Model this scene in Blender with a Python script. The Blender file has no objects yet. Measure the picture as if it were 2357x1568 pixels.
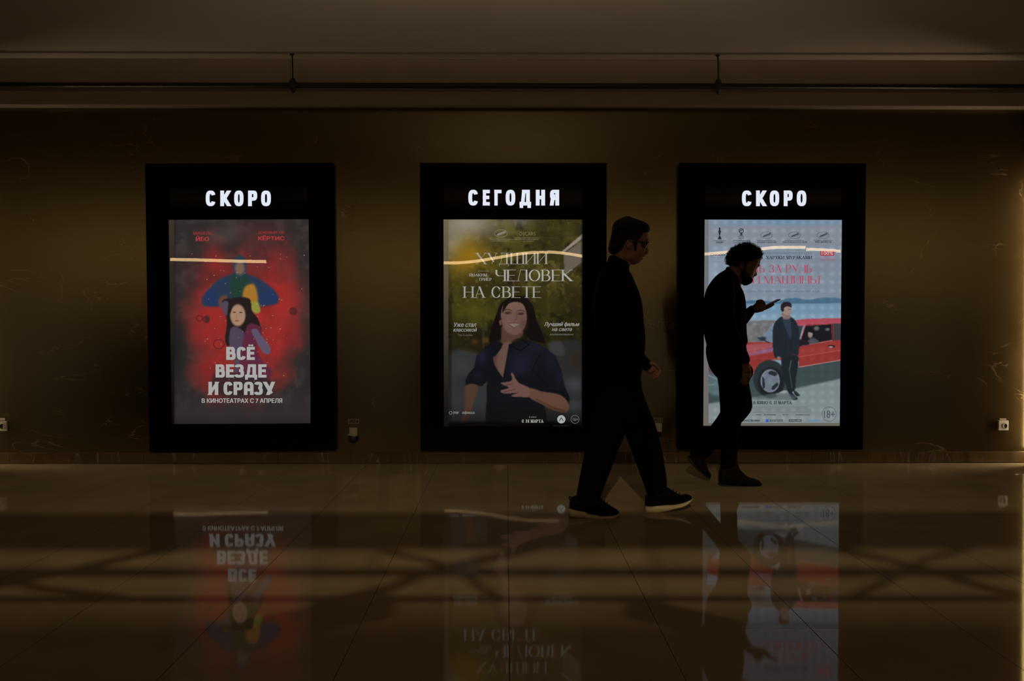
# Underground cinema passage: three light boxes with film posters, two men walking past.
import bpy, bmesh, math, random
import numpy as np
from mathutils import Vector, Matrix, Euler
from mathutils.geometry import delaunay_2d_cdt

S = bpy.context.scene
C = S.collection
PI = math.pi
R = math.radians
RND = random.Random(7)

# ------------------------------------------------------------------ camera
F = 1921.0                         # focal length in pixels of a 2357 x 1568 frame
CAM = Vector((0.0, -7.17, 1.22))
ROT = Euler((R(90 - 1.28), 0, R(-0.385)), 'XYZ')
cam_d = bpy.data.cameras.new('camera')
cam_d.sensor_width = 36.0
cam_d.lens = F / 2357 * 36
cam_d.clip_start = 0.05
cam = bpy.data.objects.new('camera', cam_d)
cam.location = CAM
cam.rotation_euler = ROT
C.objects.link(cam)
S.camera = cam
CM = ROT.to_matrix()

def ray(px, py):
    return CM @ Vector(((px - 1178.5) / F, -(py - 784) / F, -1))

def U(px, py, y):                  # the place on the plane y = const that is seen at a pixel
    d = ray(px, py)
    return CAM + d * ((y - CAM.y) / d.y)

# ------------------------------------------------------------------ view, world, lights
S.view_settings.view_transform = 'Standard'
S.view_settings.look = 'None'
S.view_settings.exposure = 0
S.view_settings.gamma = 1
S.view_settings.use_curve_mapping = False
S.cycles.use_denoising = True
S.cycles.max_bounces = 8
S.cycles.glossy_bounces = 5
S.cycles.transparent_max_bounces = 12
S.cycles.caustics_reflective = False
S.cycles.sample_clamp_indirect = 4

W = bpy.data.worlds.new('world')
S.world = W
W.use_nodes = True
W.node_tree.nodes['Background'].inputs[0].default_value = (1.0, 0.75, 0.5, 1)
W.node_tree.nodes['Background'].inputs[1].default_value = 0.0

LED = (1.0, 0.655, 0.31)
LED_PENDANT = 9.0                 # radiance of the wavy pendant tubes behind the camera
LED_COVE_RIGHT = 64.0              # upright strips in the corners at both ends of the wall
LED_COVE_LEFT = 44.0

def area(name, loc, aim, sx, sy, power, col, spread=180):
    l = bpy.data.lights.new(name, 'AREA')
    l.shape = 'RECTANGLE'; l.size = sx; l.size_y = sy; l.energy = power; l.color = col
    l.spread = R(spread)
    o = bpy.data.objects.new(name, l)
    o.location = loc
    o.rotation_euler = (Vector(aim) - Vector(loc)).to_track_quat('-Z', 'Y').to_euler()
    C.objects.link(o)
    return o

def spot(name, loc, aim, power, col, angle, blend, radius):
    l = bpy.data.lights.new(name, 'SPOT')
    l.energy = power; l.color = col; l.spot_size = R(angle); l.spot_blend = blend
    l.shadow_soft_size = radius
    o = bpy.data.objects.new(name, l)
    o.location = loc
    o.rotation_euler = (Vector(aim) - Vector(loc)).to_track_quat('-Z', 'Y').to_euler()
    C.objects.link(o)
    return o

# downlight behind the camera whose light passes the added rails and stripes the floor
LP = Vector((0.0, -8.9, 3.33))
spot('floor_downlight', LP, (0.2, -2.0, 0.0), 500, (1.0, 0.78, 0.46), 108, 0.9, 0.011)
# added fill lamp, out of view, that brightens the ceiling through a slot
UP = Vector((0.1, -4.95, 2.30))
spot('ceiling_fill', UP, (0.1, -1.6, 3.42), 125, (1.0, 0.80, 0.56), 100, 0.9, 0.012)

# ------------------------------------------------------------------ materials
def lin(c):
    c = c / 255.0
    return c / 12.92 if c <= 0.04045 else ((c + 0.055) / 1.055) ** 2.4

def rgb(r, g, b):
    return (lin(r), lin(g), lin(b))

def mat(name, col, rough=0.5, metal=0.0, spec=0.5, emit=None, strength=1.0, noise=0.0, nscale=20.0, bump=0.0, bscale=60.0):
    m = bpy.data.materials.new(name)
    m.use_nodes = True
    nt = m.node_tree
    b = nt.nodes['Principled BSDF']
    b.inputs['Base Color'].default_value = (*col, 1)
    b.inputs['Roughness'].default_value = rough
    b.inputs['Metallic'].default_value = metal
    b.inputs['Specular IOR Level'].default_value = spec
    if emit:
        b.inputs['Emission Color'].default_value = (*emit, 1)
        b.inputs['Emission Strength'].default_value = strength
    if noise or bump:
        tc = nt.nodes.new('ShaderNodeTexCoord')
    if noise:
        n = nt.nodes.new('ShaderNodeTexNoise')
        n.inputs['Scale'].default_value = nscale; n.inputs['Detail'].default_value = 6
        nt.links.new(tc.outputs['Object'], n.inputs['Vector'])
        r = nt.nodes.new('ShaderNodeValToRGB')
        r.color_ramp.elements[0].position = 0.3; r.color_ramp.elements[1].position = 0.7
        r.color_ramp.elements[0].color = (*[c * (1 - noise) for c in col], 1)
        r.color_ramp.elements[1].color = (*[min(1, c * (1 + noise)) for c in col], 1)
        nt.links.new(n.outputs['Fac'], r.inputs['Fac'])
        nt.links.new(r.outputs['Color'], b.inputs['Base Color'])
    if bump:
        n2 = nt.nodes.new('ShaderNodeTexNoise')
        n2.inputs['Scale'].default_value = bscale; n2.inputs['Detail'].default_value = 4
        nt.links.new(tc.outputs['Object'], n2.inputs['Vector'])
        bp = nt.nodes.new('ShaderNodeBump')
        bp.inputs['Strength'].default_value = bump; bp.inputs['Distance'].default_value = 0.01
        nt.links.new(n2.outputs['Fac'], bp.inputs['Height'])
        nt.links.new(bp.outputs['Normal'], b.inputs['Normal'])
    return m

def emission(name, col, strength=1.0):
    m = bpy.data.materials.new(name)
    m.use_nodes = True
    nt = m.node_tree
    nt.nodes.remove(nt.nodes['Principled BSDF'])
    e = nt.nodes.new('ShaderNodeEmission')
    e.inputs[0].default_value = (*col, 1)
    e.inputs[1].default_value = strength
    nt.links.new(e.outputs[0], nt.nodes['Material Output'].inputs[0])
    return m

INK = {}
def ink(r, g, b):                  # translucent ink or film on a backlit sheet
    k = (r, g, b)
    if k not in INK:
        INK[k] = emission('backlit_ink', rgb(r, g, b), 1.06)
    return INK[k]

def art_material(name):
    m = bpy.data.materials.new(name)
    m.use_nodes = True
    nt = m.node_tree
    nt.nodes.remove(nt.nodes['Principled BSDF'])
    a = nt.nodes.new('ShaderNodeAttribute'); a.attribute_name = 'print'
    e = nt.nodes.new('ShaderNodeEmission'); e.inputs[1].default_value = 1.06
    nt.links.new(a.outputs['Color'], e.inputs[0])
    nt.links.new(e.outputs[0], nt.nodes['Material Output'].inputs[0])
    return m

def glass_material(name):
    m = bpy.data.materials.new(name)
    m.use_nodes = True
    nt = m.node_tree
    nt.nodes.remove(nt.nodes['Principled BSDF'])
    t = nt.nodes.new('ShaderNodeBsdfTransparent'); t.inputs[0].default_value = (0.95, 0.96, 0.96, 1)
    g = nt.nodes.new('ShaderNodeBsdfGlossy'); g.inputs['Roughness'].default_value = 0.0
    f = nt.nodes.new('ShaderNodeFresnel'); f.inputs[0].default_value = 1.5
    x = nt.nodes.new('ShaderNodeMixShader')
    nt.links.new(f.outputs[0], x.inputs[0]); nt.links.new(t.outputs[0], x.inputs[1]); nt.links.new(g.outputs[0], x.inputs[2])
    nt.links.new(x.outputs[0], nt.nodes['Material Output'].inputs[0])
    return m

def math_node(nt, op, a, b=None):
    n = nt.nodes.new('ShaderNodeMath'); n.operation = op
    for i, v in enumerate((a, b)):
        if v is None: continue
        if hasattr(v, 'links'): nt.links.new(v, n.inputs[i])
        else: n.inputs[i].default_value = v
    return n.outputs[0]

def marble_material(name, base, dark, vein, rough, slab, slab_off, vein_amt=0.5, spec=0.5, tint=(1, 1, 1), wavy=0.0, ior=1.5, honed=False):
    m = bpy.data.materials.new(name)
    m.use_nodes = True
    nt = m.node_tree
    L = nt.links.new
    b = nt.nodes['Principled BSDF']
    b.inputs['Roughness'].default_value = rough
    b.inputs['Specular IOR Level'].default_value = spec
    tc = nt.nodes.new('ShaderNodeTexCoord')
    n = nt.nodes.new('ShaderNodeTexNoise'); n.inputs['Scale'].default_value = 1.7; n.inputs['Detail'].default_value = 8; n.inputs['Distortion'].default_value = 0.6
    L(tc.outputs['Object'], n.inputs['Vector'])
    mx = nt.nodes.new('ShaderNodeMixRGB'); mx.inputs[1].default_value = (*dark, 1); mx.inputs[2].default_value = (*base, 1)
    rr = nt.nodes.new('ShaderNodeMapRange'); rr.inputs[1].default_value = 0.35; rr.inputs[2].default_value = 0.62
    L(n.outputs['Fac'], rr.inputs[0]); L(rr.outputs[0], mx.inputs[0])
    # thin wandering veins
    n2 = nt.nodes.new('ShaderNodeTexNoise'); n2.inputs['Scale'].default_value = 0.9; n2.inputs['Detail'].default_value = 7; n2.inputs['Distortion'].default_value = 1.2
    mp = nt.nodes.new('ShaderNodeMapping'); mp.inputs['Scale'].default_value = (1.0, 1.0, 2.2); mp.inputs['Rotation'].default_value = (0, R(-24), 0)
    L(tc.outputs['Object'], mp.inputs['Vector']); L(mp.outputs[0], n2.inputs['Vector'])
    d = math_node(nt, 'ABSOLUTE', math_node(nt, 'SUBTRACT', n2.outputs['Fac'], 0.5))
    v = nt.nodes.new('ShaderNodeMapRange'); v.inputs[1].default_value = 0.0; v.inputs[2].default_value = 0.006; v.inputs[3].default_value = vein_amt; v.inputs[4].default_value = 0.0
    L(d, v.inputs[0])
    n3 = nt.nodes.new('ShaderNodeTexNoise'); n3.inputs['Scale'].default_value = 2.3; L(tc.outputs['Object'], n3.inputs['Vector'])
    gate = nt.nodes.new('ShaderNodeMapRange'); gate.inputs[1].default_value = 0.48; gate.inputs[2].default_value = 0.62
    L(n3.outputs['Fac'], gate.inputs[0])
    vv = math_node(nt, 'MULTIPLY', v.outputs[0], gate.outputs[0])
    mx2 = nt.nodes.new('ShaderNodeMixRGB'); mx2.inputs[2].default_value = (*vein, 1)
    L(vv, mx2.inputs[0]); L(mx.outputs[0], mx2.inputs[1])
    # slab joints
    sep = nt.nodes.new('ShaderNodeSeparateXYZ'); L(tc.outputs['Object'], sep.inputs[0])
    fr = math_node(nt, 'FRACT', math_node(nt, 'DIVIDE', math_node(nt, 'SUBTRACT', sep.outputs[0], slab_off), slab))
    jd = math_node(nt, 'MULTIPLY', math_node(nt, 'SUBTRACT', 0.5, math_node(nt, 'ABSOLUTE', math_node(nt, 'SUBTRACT', fr, 0.5))), slab)
    j = math_node(nt, 'LESS_THAN', jd, 0.0022)
    mx3 = nt.nodes.new('ShaderNodeMixRGB'); mx3.inputs[2].default_value = (*[c * 0.3 for c in dark], 1)
    L(math_node(nt, 'MULTIPLY', j, 0.75), mx3.inputs[0]); L(mx2.outputs[0], mx3.inputs[1])
    L(mx3.outputs[0], b.inputs['Base Color'])
    b.inputs['Specular Tint'].default_value = (*tint, 1)
    b.inputs['IOR'].default_value = ior
    if honed:                      # honed stone: matt body under a soft sheen
        df = nt.nodes.new('ShaderNodeBsdfDiffuse'); L(mx3.outputs[0], df.inputs[0])
        gl = nt.nodes.new('ShaderNodeBsdfGlossy'); gl.distribution = 'BECKMANN'
        gl.inputs['Color'].default_value = (*tint, 1); gl.inputs['Roughness'].default_value = rough
        fr2 = nt.nodes.new('ShaderNodeFresnel'); fr2.inputs[0].default_value = ior
        ms = nt.nodes.new('ShaderNodeMixShader')
        L(fr2.outputs[0], ms.inputs[0]); L(df.outputs[0], ms.inputs[1]); L(gl.outputs[0], ms.inputs[2])
        L(ms.outputs[0], nt.nodes['Material Output'].inputs[0])
    if wavy:                       # hand-polished strip that is not quite flat
        n4 = nt.nodes.new('ShaderNodeTexNoise'); n4.inputs['Scale'].default_value = 3.6; n4.inputs['Detail'].default_value = 2
        mp4 = nt.nodes.new('ShaderNodeMapping'); mp4.inputs['Scale'].default_value = (1, 1, 0.35)
        L(tc.outputs['Object'], mp4.inputs['Vector']); L(mp4.outputs[0], n4.inputs['Vector'])
        bp = nt.nodes.new('ShaderNodeBump'); bp.inputs['Strength'].default_value = wavy; bp.inputs['Distance'].default_value = 0.05
        L(n4.outputs['Fac'], bp.inputs['Height']); L(bp.outputs[0], b.inputs['Normal'])
    return m

def floor_material():
    m = bpy.data.materials.new('polished_floor_tile')
    m.use_nodes = True
    nt = m.node_tree
    L = nt.links.new
    b = nt.nodes['Principled BSDF']
    b.inputs['Specular IOR Level'].default_value = 0.5
    b.inputs['IOR'].default_value = 1.34
    tc = nt.nodes.new('ShaderNodeTexCoord')
    n = nt.nodes.new('ShaderNodeTexNoise'); n.inputs['Scale'].default_value = 3.0; n.inputs['Detail'].default_value = 8
    L(tc.outputs['Object'], n.inputs['Vector'])
    r = nt.nodes.new('ShaderNodeValToRGB')
    r.color_ramp.elements[0].color = (0.30, 0.235, 0.145, 1); r.color_ramp.elements[1].color = (0.37, 0.29, 0.185, 1)
    r.color_ramp.elements[0].position = 0.3; r.color_ramp.elements[1].position = 0.7
    L(n.outputs['Fac'], r.inputs['Fac'])
    sep = nt.nodes.new('ShaderNodeSeparateXYZ'); L(tc.outputs['Object'], sep.inputs[0])
    js = []
    for o, off in ((sep.outputs[0], 0.0106), (sep.outputs[1], -2.081)):
        fr = math_node(nt, 'FRACT', math_node(nt, 'DIVIDE', math_node(nt, 'SUBTRACT', o, off), 0.6))
        d = math_node(nt, 'MULTIPLY', math_node(nt, 'SUBTRACT', 0.5, math_node(nt, 'ABSOLUTE', math_node(nt, 'SUBTRACT', fr, 0.5))), 0.6)
        js.append(math_node(nt, 'LESS_THAN', d, 0.0019))
    j = math_node(nt, 'MAXIMUM', math_node(nt, 'MULTIPLY', js[0], 0.9), math_node(nt, 'MULTIPLY', js[1], 0.45))
    mx = nt.nodes.new('ShaderNodeMixRGB'); mx.inputs[2].default_value = (0.05, 0.034, 0.02, 1)
    L(math_node(nt, 'MULTIPLY', j, 0.92), mx.inputs[0]); L(r.outputs[0], mx.inputs[1])
    L(mx.outputs[0], b.inputs['Base Color'])
    n2 = nt.nodes.new('ShaderNodeTexNoise'); n2.inputs['Scale'].default_value = 1.1; n2.inputs['Detail'].default_value = 5
    L(tc.outputs['Object'], n2.inputs['Vector'])
    rr = nt.nodes.new('ShaderNodeMapRange'); rr.inputs[3].default_value = 0.0; rr.inputs[4].default_value = 0.075
    L(n2.outputs['Fac'], rr.inputs[0])
    L(math_node(nt, 'MAXIMUM', rr.outputs[0], math_node(nt, 'MULTIPLY', j, 0.7)), b.inputs['Roughness'])
    n3 = nt.nodes.new('ShaderNodeTexNoise'); n3.inputs['Scale'].default_value = 2.2; n3.inputs['Detail'].default_value = 1
    L(tc.outputs['Object'], n3.inputs['Vector'])
    bp = nt.nodes.new('ShaderNodeBump'); bp.inputs['Strength'].default_value = 0.03; bp.inputs['Distance'].default_value = 0.01
    L(n3.outputs['Fac'], bp.inputs['Height']); L(bp.outputs[0], b.inputs['Normal'])
    # worn polish: only part of the surface still mirrors
    df = nt.nodes.new('ShaderNodeBsdfDiffuse'); L(mx.outputs[0], df.inputs[0])
    ms = nt.nodes.new('ShaderNodeMixShader'); ms.inputs[0].default_value = 0.58
    L(df.outputs[0], ms.inputs[1]); L(b.outputs[0], ms.inputs[2]); L(ms.outputs[0], nt.nodes['Material Output'].inputs[0])
    return m

M = {
    'marble': marble_material('brown_marble', (0.050, 0.032, 0.013), (0.038, 0.024, 0.009), (0.24, 0.175, 0.09), 0.255, 1.149, 0.02, 0.7, 0.5, (1.0, 0.87, 0.47), 0.0, 2.25, True),
    'base': marble_material('brown_marble_skirting', (0.115, 0.078, 0.038), (0.092, 0.060, 0.028), (0.36, 0.24, 0.12), 0.07, 1.149, -0.812, 0.3, 0.5, (1, 1, 1), 0.9),
    'floor': floor_material(),
    'plaster': mat('painted_ceiling', (0.62, 0.55, 0.47), 0.8, noise=0.03, nscale=3),
    'fascia': mat('painted_bulkhead', (0.36, 0.295, 0.235), 0.7, noise=0.03, nscale=3),
    'dark_wall': mat('dark_far_wall', (0.045, 0.033, 0.022), 0.6, noise=0.2, nscale=2),
    'pipe': mat('dark_painted_steel', (0.016, 0.017, 0.014), 0.45),
    'black_frame': mat('black_lacquer_frame', (0.0014, 0.0014, 0.0018), 0.5, spec=0.06, noise=0.15, nscale=8),
    'acrylic': mat('black_acrylic', (0.0016, 0.0016, 0.0018), 0.03, spec=0.3, noise=0.1, nscale=5),
    'glass': glass_material('poster_glass'),
    'white_plastic': mat('white_plastic', (0.52, 0.48, 0.41), 0.35, noise=0.05),
    'dark_plastic': mat('dark_plastic', (0.012, 0.008, 0.008), 0.4, noise=0.1),
    'label': mat('paper_label', (0.36, 0.29, 0.25), 0.6, noise=0.05),
    'label_ink': mat('label_ink', (0.03, 0.012, 0.01), 0.6, noise=0.05),
    'alu': mat('black_aluminium', (0.02, 0.02, 0.02), 0.35, metal=0.6, noise=0.1),
    'screw': mat('steel_screw', (0.5, 0.5, 0.5), 0.25, metal=1.0, noise=0.05),
    'skin_pale': mat('pale_skin', (0.26, 0.125, 0.075), 0.5, noise=0.08, nscale=30),
    'skin_tan': mat('tan_skin', (0.13, 0.066, 0.04), 0.5, noise=0.08, nscale=30),
    'black_cloth': mat('black_twill', (0.0018, 0.0018, 0.0021), 0.9, spec=0.05, noise=0.25, nscale=60, bump=0.25, bscale=45),
    'black_denim': mat('black_denim', (0.0018, 0.0018, 0.0022), 0.9, spec=0.04, noise=0.3, nscale=90, bump=0.25, bscale=40),
    'brown_cloth': mat('dark_brown_wool', (0.005, 0.003, 0.002), 0.9, spec=0.05, noise=0.25, nscale=60, bump=0.25, bscale=45),
    'hair_dark': mat('dark_brown_hair', (0.0065, 0.004, 0.0025), 0.65, spec=0.2, noise=0.4, nscale=70, bump=0.5, bscale=120),
    'hair_black': mat('black_curly_hair', (0.004, 0.003, 0.002), 0.65, spec=0.2, noise=0.4, nscale=70, bump=0.5, bscale=120),
    'beard': mat('dark_beard', (0.006, 0.0035, 0.002), 0.8, spec=0.1, noise=0.4, nscale=90, bump=0.6, bscale=160),
    'shoe_black': mat('black_mesh_shoe', (0.0025, 0.0025, 0.003), 0.8, spec=0.08, noise=0.3, nscale=120, bump=0.3, bscale=200),
    'sole': mat('cream_foam_sole', (0.60, 0.48, 0.30), 0.6, noise=0.08, nscale=20),
    'boot': mat('dark_suede_boot', (0.007, 0.0045, 0.003), 0.8, spec=0.08, noise=0.3, nscale=60),
    'boot_sole': mat('black_rubber_sole', (0.006, 0.005, 0.004), 0.6, noise=0.2),
    'glasses': mat('black_acetate', (0.006, 0.005, 0.005), 0.2, noise=0.1),
    'lens': mat('tinted_lens', (0.02, 0.02, 0.022), 0.03, spec=0.8, noise=0.05),
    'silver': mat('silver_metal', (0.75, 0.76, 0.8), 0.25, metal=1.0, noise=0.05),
    'phone': mat('black_phone_case', (0.005, 0.005, 0.006), 0.35, noise=0.1),
    'eye': mat('eye_white', (0.45, 0.42, 0.38), 0.25, noise=0.05),
    'iris': mat('dark_iris', (0.015, 0.01, 0.008), 0.2, noise=0.1),
    'lips': mat('lips', (0.22, 0.085, 0.06), 0.5, noise=0.08, nscale=30),
}
M['led'] = emission('warm_led_diffuser', LED, LED_PENDANT)
M['led_cove_right'] = emission('warm_led_cove_right', (1.0, 0.78, 0.52), LED_COVE_RIGHT)
M['led_cove_left'] = emission('warm_led_cove_left', (1.0, 0.78, 0.52), LED_COVE_LEFT)
M['art'] = art_material('backlit_print')

# ------------------------------------------------------------------ mesh helpers
class MB:
    def __init__(s):
        s.v = []; s.f = []
    def add(s, verts, faces):
        k = len(s.v)
        s.v += [tuple(p) for p in verts]
        s.f += [tuple(i + k for i in f) for f in faces]
        return s
    def box(s, x0, x1, y0, y1, z0, z1):
        return s.add([(x0, y0, z0), (x1, y0, z0), (x1, y1, z0), (x0, y1, z0), (x0, y0, z1), (x1, y0, z1), (x1, y1, z1), (x0, y1, z1)],
                     [(0, 3, 2, 1), (4, 5, 6, 7), (0, 1, 5, 4), (1, 2, 6, 5), (2, 3, 7, 6), (3, 0, 4, 7)])
    def rings(s, rings, cap=True):
        n = len(rings[0])
        k = len(s.v)
        for r in rings: s.v += [tuple(p) for p in r]
        for i in range(len(rings) - 1):
            a, b = k + i * n, k + (i + 1) * n
            for j in range(n):
                q = (j + 1) % n
                s.f.append((a + j, a + q, b + q, b + j))
        if cap:
            s.f.append(tuple(k + j for j in reversed(range(n))))
            s.f.append(tuple(k + (len(rings) - 1) * n + j for j in range(n)))
        return s
    def tube(s, pts, rad, n=12, round_ends=False):
        pts = [Vector(p) for p in pts]
        if not isinstance(rad, (list, tuple)): rad = [rad] * len(pts)
        rad = list(rad)
        if round_ends:
            a = (pts[0] - pts[1]).normalized(); b = (pts[-1] - pts[-2]).normalized()
            pre = [(pts[0] + a * rad[0] * math.sin(t), rad[0] * math.cos(t)) for t in (1.35, 1.0, 0.55)]
            post = [(pts[-1] + b * rad[-1] * math.sin(t), rad[-1] * math.cos(t)) for t in (0.55, 1.0, 1.35)]
            pts = [p for p, _ in pre] + pts + [p for p, _ in post]
            rad = [r for _, r in pre] + rad + [r for _, r in post]
        rings = []
        u = None
        for i, p in enumerate(pts):
            t = (pts[min(i + 1, len(pts) - 1)] - pts[max(i - 1, 0)]).normalized()
            if u is None:
                u = t.orthogonal().normalized()
            u = (u - t * u.dot(t)).normalized()
            w = t.cross(u)
            rings.append([p + u * rad[i] * math.cos(2 * PI * j / n) + w * rad[i] * math.sin(2 * PI * j / n) for j in range(n)])
        return s.rings(rings)
    def ellipsoid(s, c, rx, ry, rz, nu=16, nv=10, rot=None):
        c = Vector(c)
        rr = []
        for i in range(1, nv):
            t = PI * i / nv
            ring = []
            for j in range(nu):
                a = 2 * PI * j / nu
                p = Vector((rx * math.sin(t) * math.cos(a), ry * math.sin(t) * math.sin(a), -rz * math.cos(t)))
                if rot: p = rot @ p
                ring.append(c + p)
            rr.append(ring)
        return s.rings(rr)
    def lathe(s, c, prof, n=20, axis='z'):
        c = Vector(c)
        rr = []
        for r, h in prof:
            ring = []
            for j in range(n):
                a = 2 * PI * j / n
                p = Vector((r * math.cos(a), r * math.sin(a), h))
                if axis == 'y': p = Vector((p.x, h, p.y))
                if axis == 'x': p = Vector((h, p.x, p.y))
                ring.append(c + p)
            rr.append(ring)
        return s.rings(rr)
    def plate(s, x0, x1, z0, z1, holes, y0, y1):      # slab in x, z with rectangular holes, one connected piece
        xs = sorted({x0, x1, *[h[0] for h in holes], *[h[1] for h in holes]})
        zs = sorted({z0, z1, *[h[2] for h in holes], *[h[3] for h in holes]})
        idx = {}
        def vid(i, k, y):
            key = (i, k, y)
            if key not in idx:
                idx[key] = len(s.v); s.v.append((xs[i], y, zs[k]))
            return idx[key]
        def solid(i, k):
            if i < 0 or k < 0 or i >= len(xs) - 1 or k >= len(zs) - 1: return False
            cx, cz = (xs[i] + xs[i + 1]) / 2, (zs[k] + zs[k + 1]) / 2
            return not any(h[0] < cx < h[1] and h[2] < cz < h[3] for h in holes)
        for i in range(len(xs) - 1):
            for k in range(len(zs) - 1):
                if not solid(i, k): continue
                s.f.append((vid(i, k, y0), vid(i + 1, k, y0), vid(i + 1, k + 1, y0), vid(i, k + 1, y0)))
                s.f.append((vid(i, k, y1), vid(i, k + 1, y1), vid(i + 1, k + 1, y1), vid(i + 1, k, y1)))
                for di, dk, a, b in ((-1, 0, (i, k), (i, k + 1)), (1, 0, (i + 1, k + 1), (i + 1, k)), (0, -1, (i + 1, k), (i, k)), (0, 1, (i, k + 1), (i + 1, k + 1))):
                    if not solid(i + di, k + dk):
                        s.f.append((vid(*a, y0), vid(*b, y0), vid(*b, y1), vid(*a, y1)))
        return s
    def build(s, name, material, parent=None, smooth=False, bevel=0.0, remesh=0.0, soften=0):
        me = bpy.data.meshes.new(name)
        me.from_pydata(s.v, [], s.f)
        me.update()
        o = bpy.data.objects.new(name, me)
        C.objects.link(o)
        if parent: o.parent = parent
        o.data.materials.append(M[material] if isinstance(material, str) else material)
        if bevel:
            b = o.modifiers.new('bevel', 'BEVEL'); b.width = bevel; b.segments = 2; b.limit_method = 'ANGLE'
        if remesh:
            r = o.modifiers.new('remesh', 'REMESH'); r.mode = 'VOXEL'; r.voxel_size = remesh
            if soften:
                q = o.modifiers.new('smooth', 'SMOOTH'); q.factor = 0.5; q.iterations = soften
        if bevel or remesh:
            bpy.context.view_layer.update()
            dg = bpy.context.evaluated_depsgraph_get()
            nm = bpy.data.meshes.new_from_object(o.evaluated_get(dg))
            o.modifiers.clear()
            o.data = nm
            bpy.data.meshes.remove(me)
            nm.name = name
            if not nm.materials: nm.materials.append(M[material] if isinstance(material, str) else material)
        if smooth or remesh:
            for p in o.data.polygons: p.use_smooth = True
        return o

def empty(name, loc=(0, 0, 0)):
    o = bpy.data.objects.new(name, None)
    o.location = loc
    o.empty_display_size = 0.1
    C.objects.link(o)
    bpy.context.view_layer.update()
    return o

def tag(o, label, cat, group=None):
    o['label'] = label; o['category'] = cat
    if group: o['group'] = group
    return o

def struct(o, label=None):
    o['kind'] = 'structure'
    if label: o['label'] = label
    return o

def local(o):
    """keep world-space vertices of children in place under a parent that stands elsewhere"""
    for ch in o.children_recursive:
        if ch.parent is o:
            ch.matrix_parent_inverse = o.matrix_world.inverted()
    return o

# ------------------------------------------------------------------ the shell
XL, XR = -9.0, 9.0                 # the passage runs on past both sides of the frame
YB = -12.5
CEIL = 3.42
ZTOP = U(1178, 250, -0.01).z      # top of the marble
struct(MB().box(XL, XR, YB, 0.25, -0.06, 0).build('floor', 'floor'), 'polished beige floor tiles reflecting the light boxes')
struct(MB().box(XL, XR, 0.0, 0.25, 0, CEIL).build('wall_back', 'marble'), 'brown polished marble wall behind the light boxes')
struct(MB().box(XL, XR, YB, 0.25, CEIL, CEIL + 0.1).build('ceiling', 'plaster'), 'painted plaster ceiling in warm dim light')
struct(MB().box(XL, XR, -0.115, 0.0, ZTOP, CEIL).build('trim_1', 'fascia', bevel=0.003), 'painted bulkhead band above the marble wall')
struct(MB().box(XL, XR, YB - 0.2, YB, 0, CEIL).build('wall_front', 'dark_wall'))
struct(MB().box(XL - 0.2, XL, YB, 0.25, 0, CEIL).build('wall_left', 'dark_wall'))
struct(MB().box(XR, XR + 0.2, YB, 0.25, 0, CEIL).build('wall_right', 'dark_wall'))
BASE_H = U(1178, 1041, -0.014).z
bb = MB().box(XL, XR, -0.014, 0.0, 0.006, BASE_H).build('baseboard_back', 'base', bevel=0.003)
struct(bb, 'marble skirting along the foot of the wall')

# pilasters beyond both ends of the frame, each with an upright strip of light in its corner
for nm, x0, x1, xs, m, z1 in (('wall_pilaster_right', 4.59, 5.2, 4.575, 'led_cove_right', 2.42), ('wall_pilaster_left', -5.4, -4.72, -4.705, 'led_cove_left', 2.3)):
    struct(MB().box(x0, x1, -0.34, 0.0, 0, CEIL).build(nm, 'marble'))
    t = empty('led_strip_light', (xs, -0.1, 0.12))
    tag(t, 'upright warm strip light in the corner at the ' + ('right' if xs > 0 else 'left') + ' end of the marble wall', 'strip light')
    MB().box(xs - 0.012, xs + 0.012, -0.10, -0.08, 0.12, z1).build('diffuser', m, t)
    MB().box(xs - (0.05 if xs > 0 else 0.014), xs + (0.014 if xs > 0 else 0.05), -0.112, -0.104, 0.12, z1).build('channel', 'alu', t)  # cover widened to turn the light to the wall, off the ceiling
    local(t)

# sprinkler pipe under the ceiling
YP = -0.26
pl, pr = U(-400, 197, YP), U(2800, 197, YP)
zp = U(1178, 197.5, YP).z
pipe = empty('sprinkler_pipe', (0, YP, zp))
tag(pipe, 'dark sprinkler pipe running below the ceiling along the wall', 'pipe')
rp = 6.3 / F * (YP - CAM.y)
MB().tube([(XL + 0.02, YP, zp), (XR - 0.02, YP, zp)], rp, 16).build('pipe_run', 'pipe', pipe, smooth=True)
for px in (674, 1653):
    x = U(px, 197, YP).x
    k = (YP - CAM.y) / F
    cl = MB().lathe((x, YP, zp), [(0.001, 16 * k), (5 * k, 15 * k), (8.5 * k, 7 * k), (9 * k, 0), (8.5 * k, -6 * k), (6 * k, -11 * k), (2.5 * k, -18 * k), (0.001, -19 * k)], 12).build('sprinkler_head', 'pipe', pipe, smooth=True)
    MB().tube([(x, YP, zp + 14 * k), (x, YP, zp + 34 * k), (x - 1 * k, YP, CEIL - 0.002)], 1.7 * k, 8).build('hanger_rod', 'pipe', pipe, smooth=True)
    MB().lathe((x - 1.5 * k, YP, CEIL - 0.013), [(0.001, 0), (5 * k, 0.002), (5 * k, 0.010), (0.001, 0.012)], 12).build('ceiling_plate', 'pipe', pipe)
local(pipe)

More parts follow.
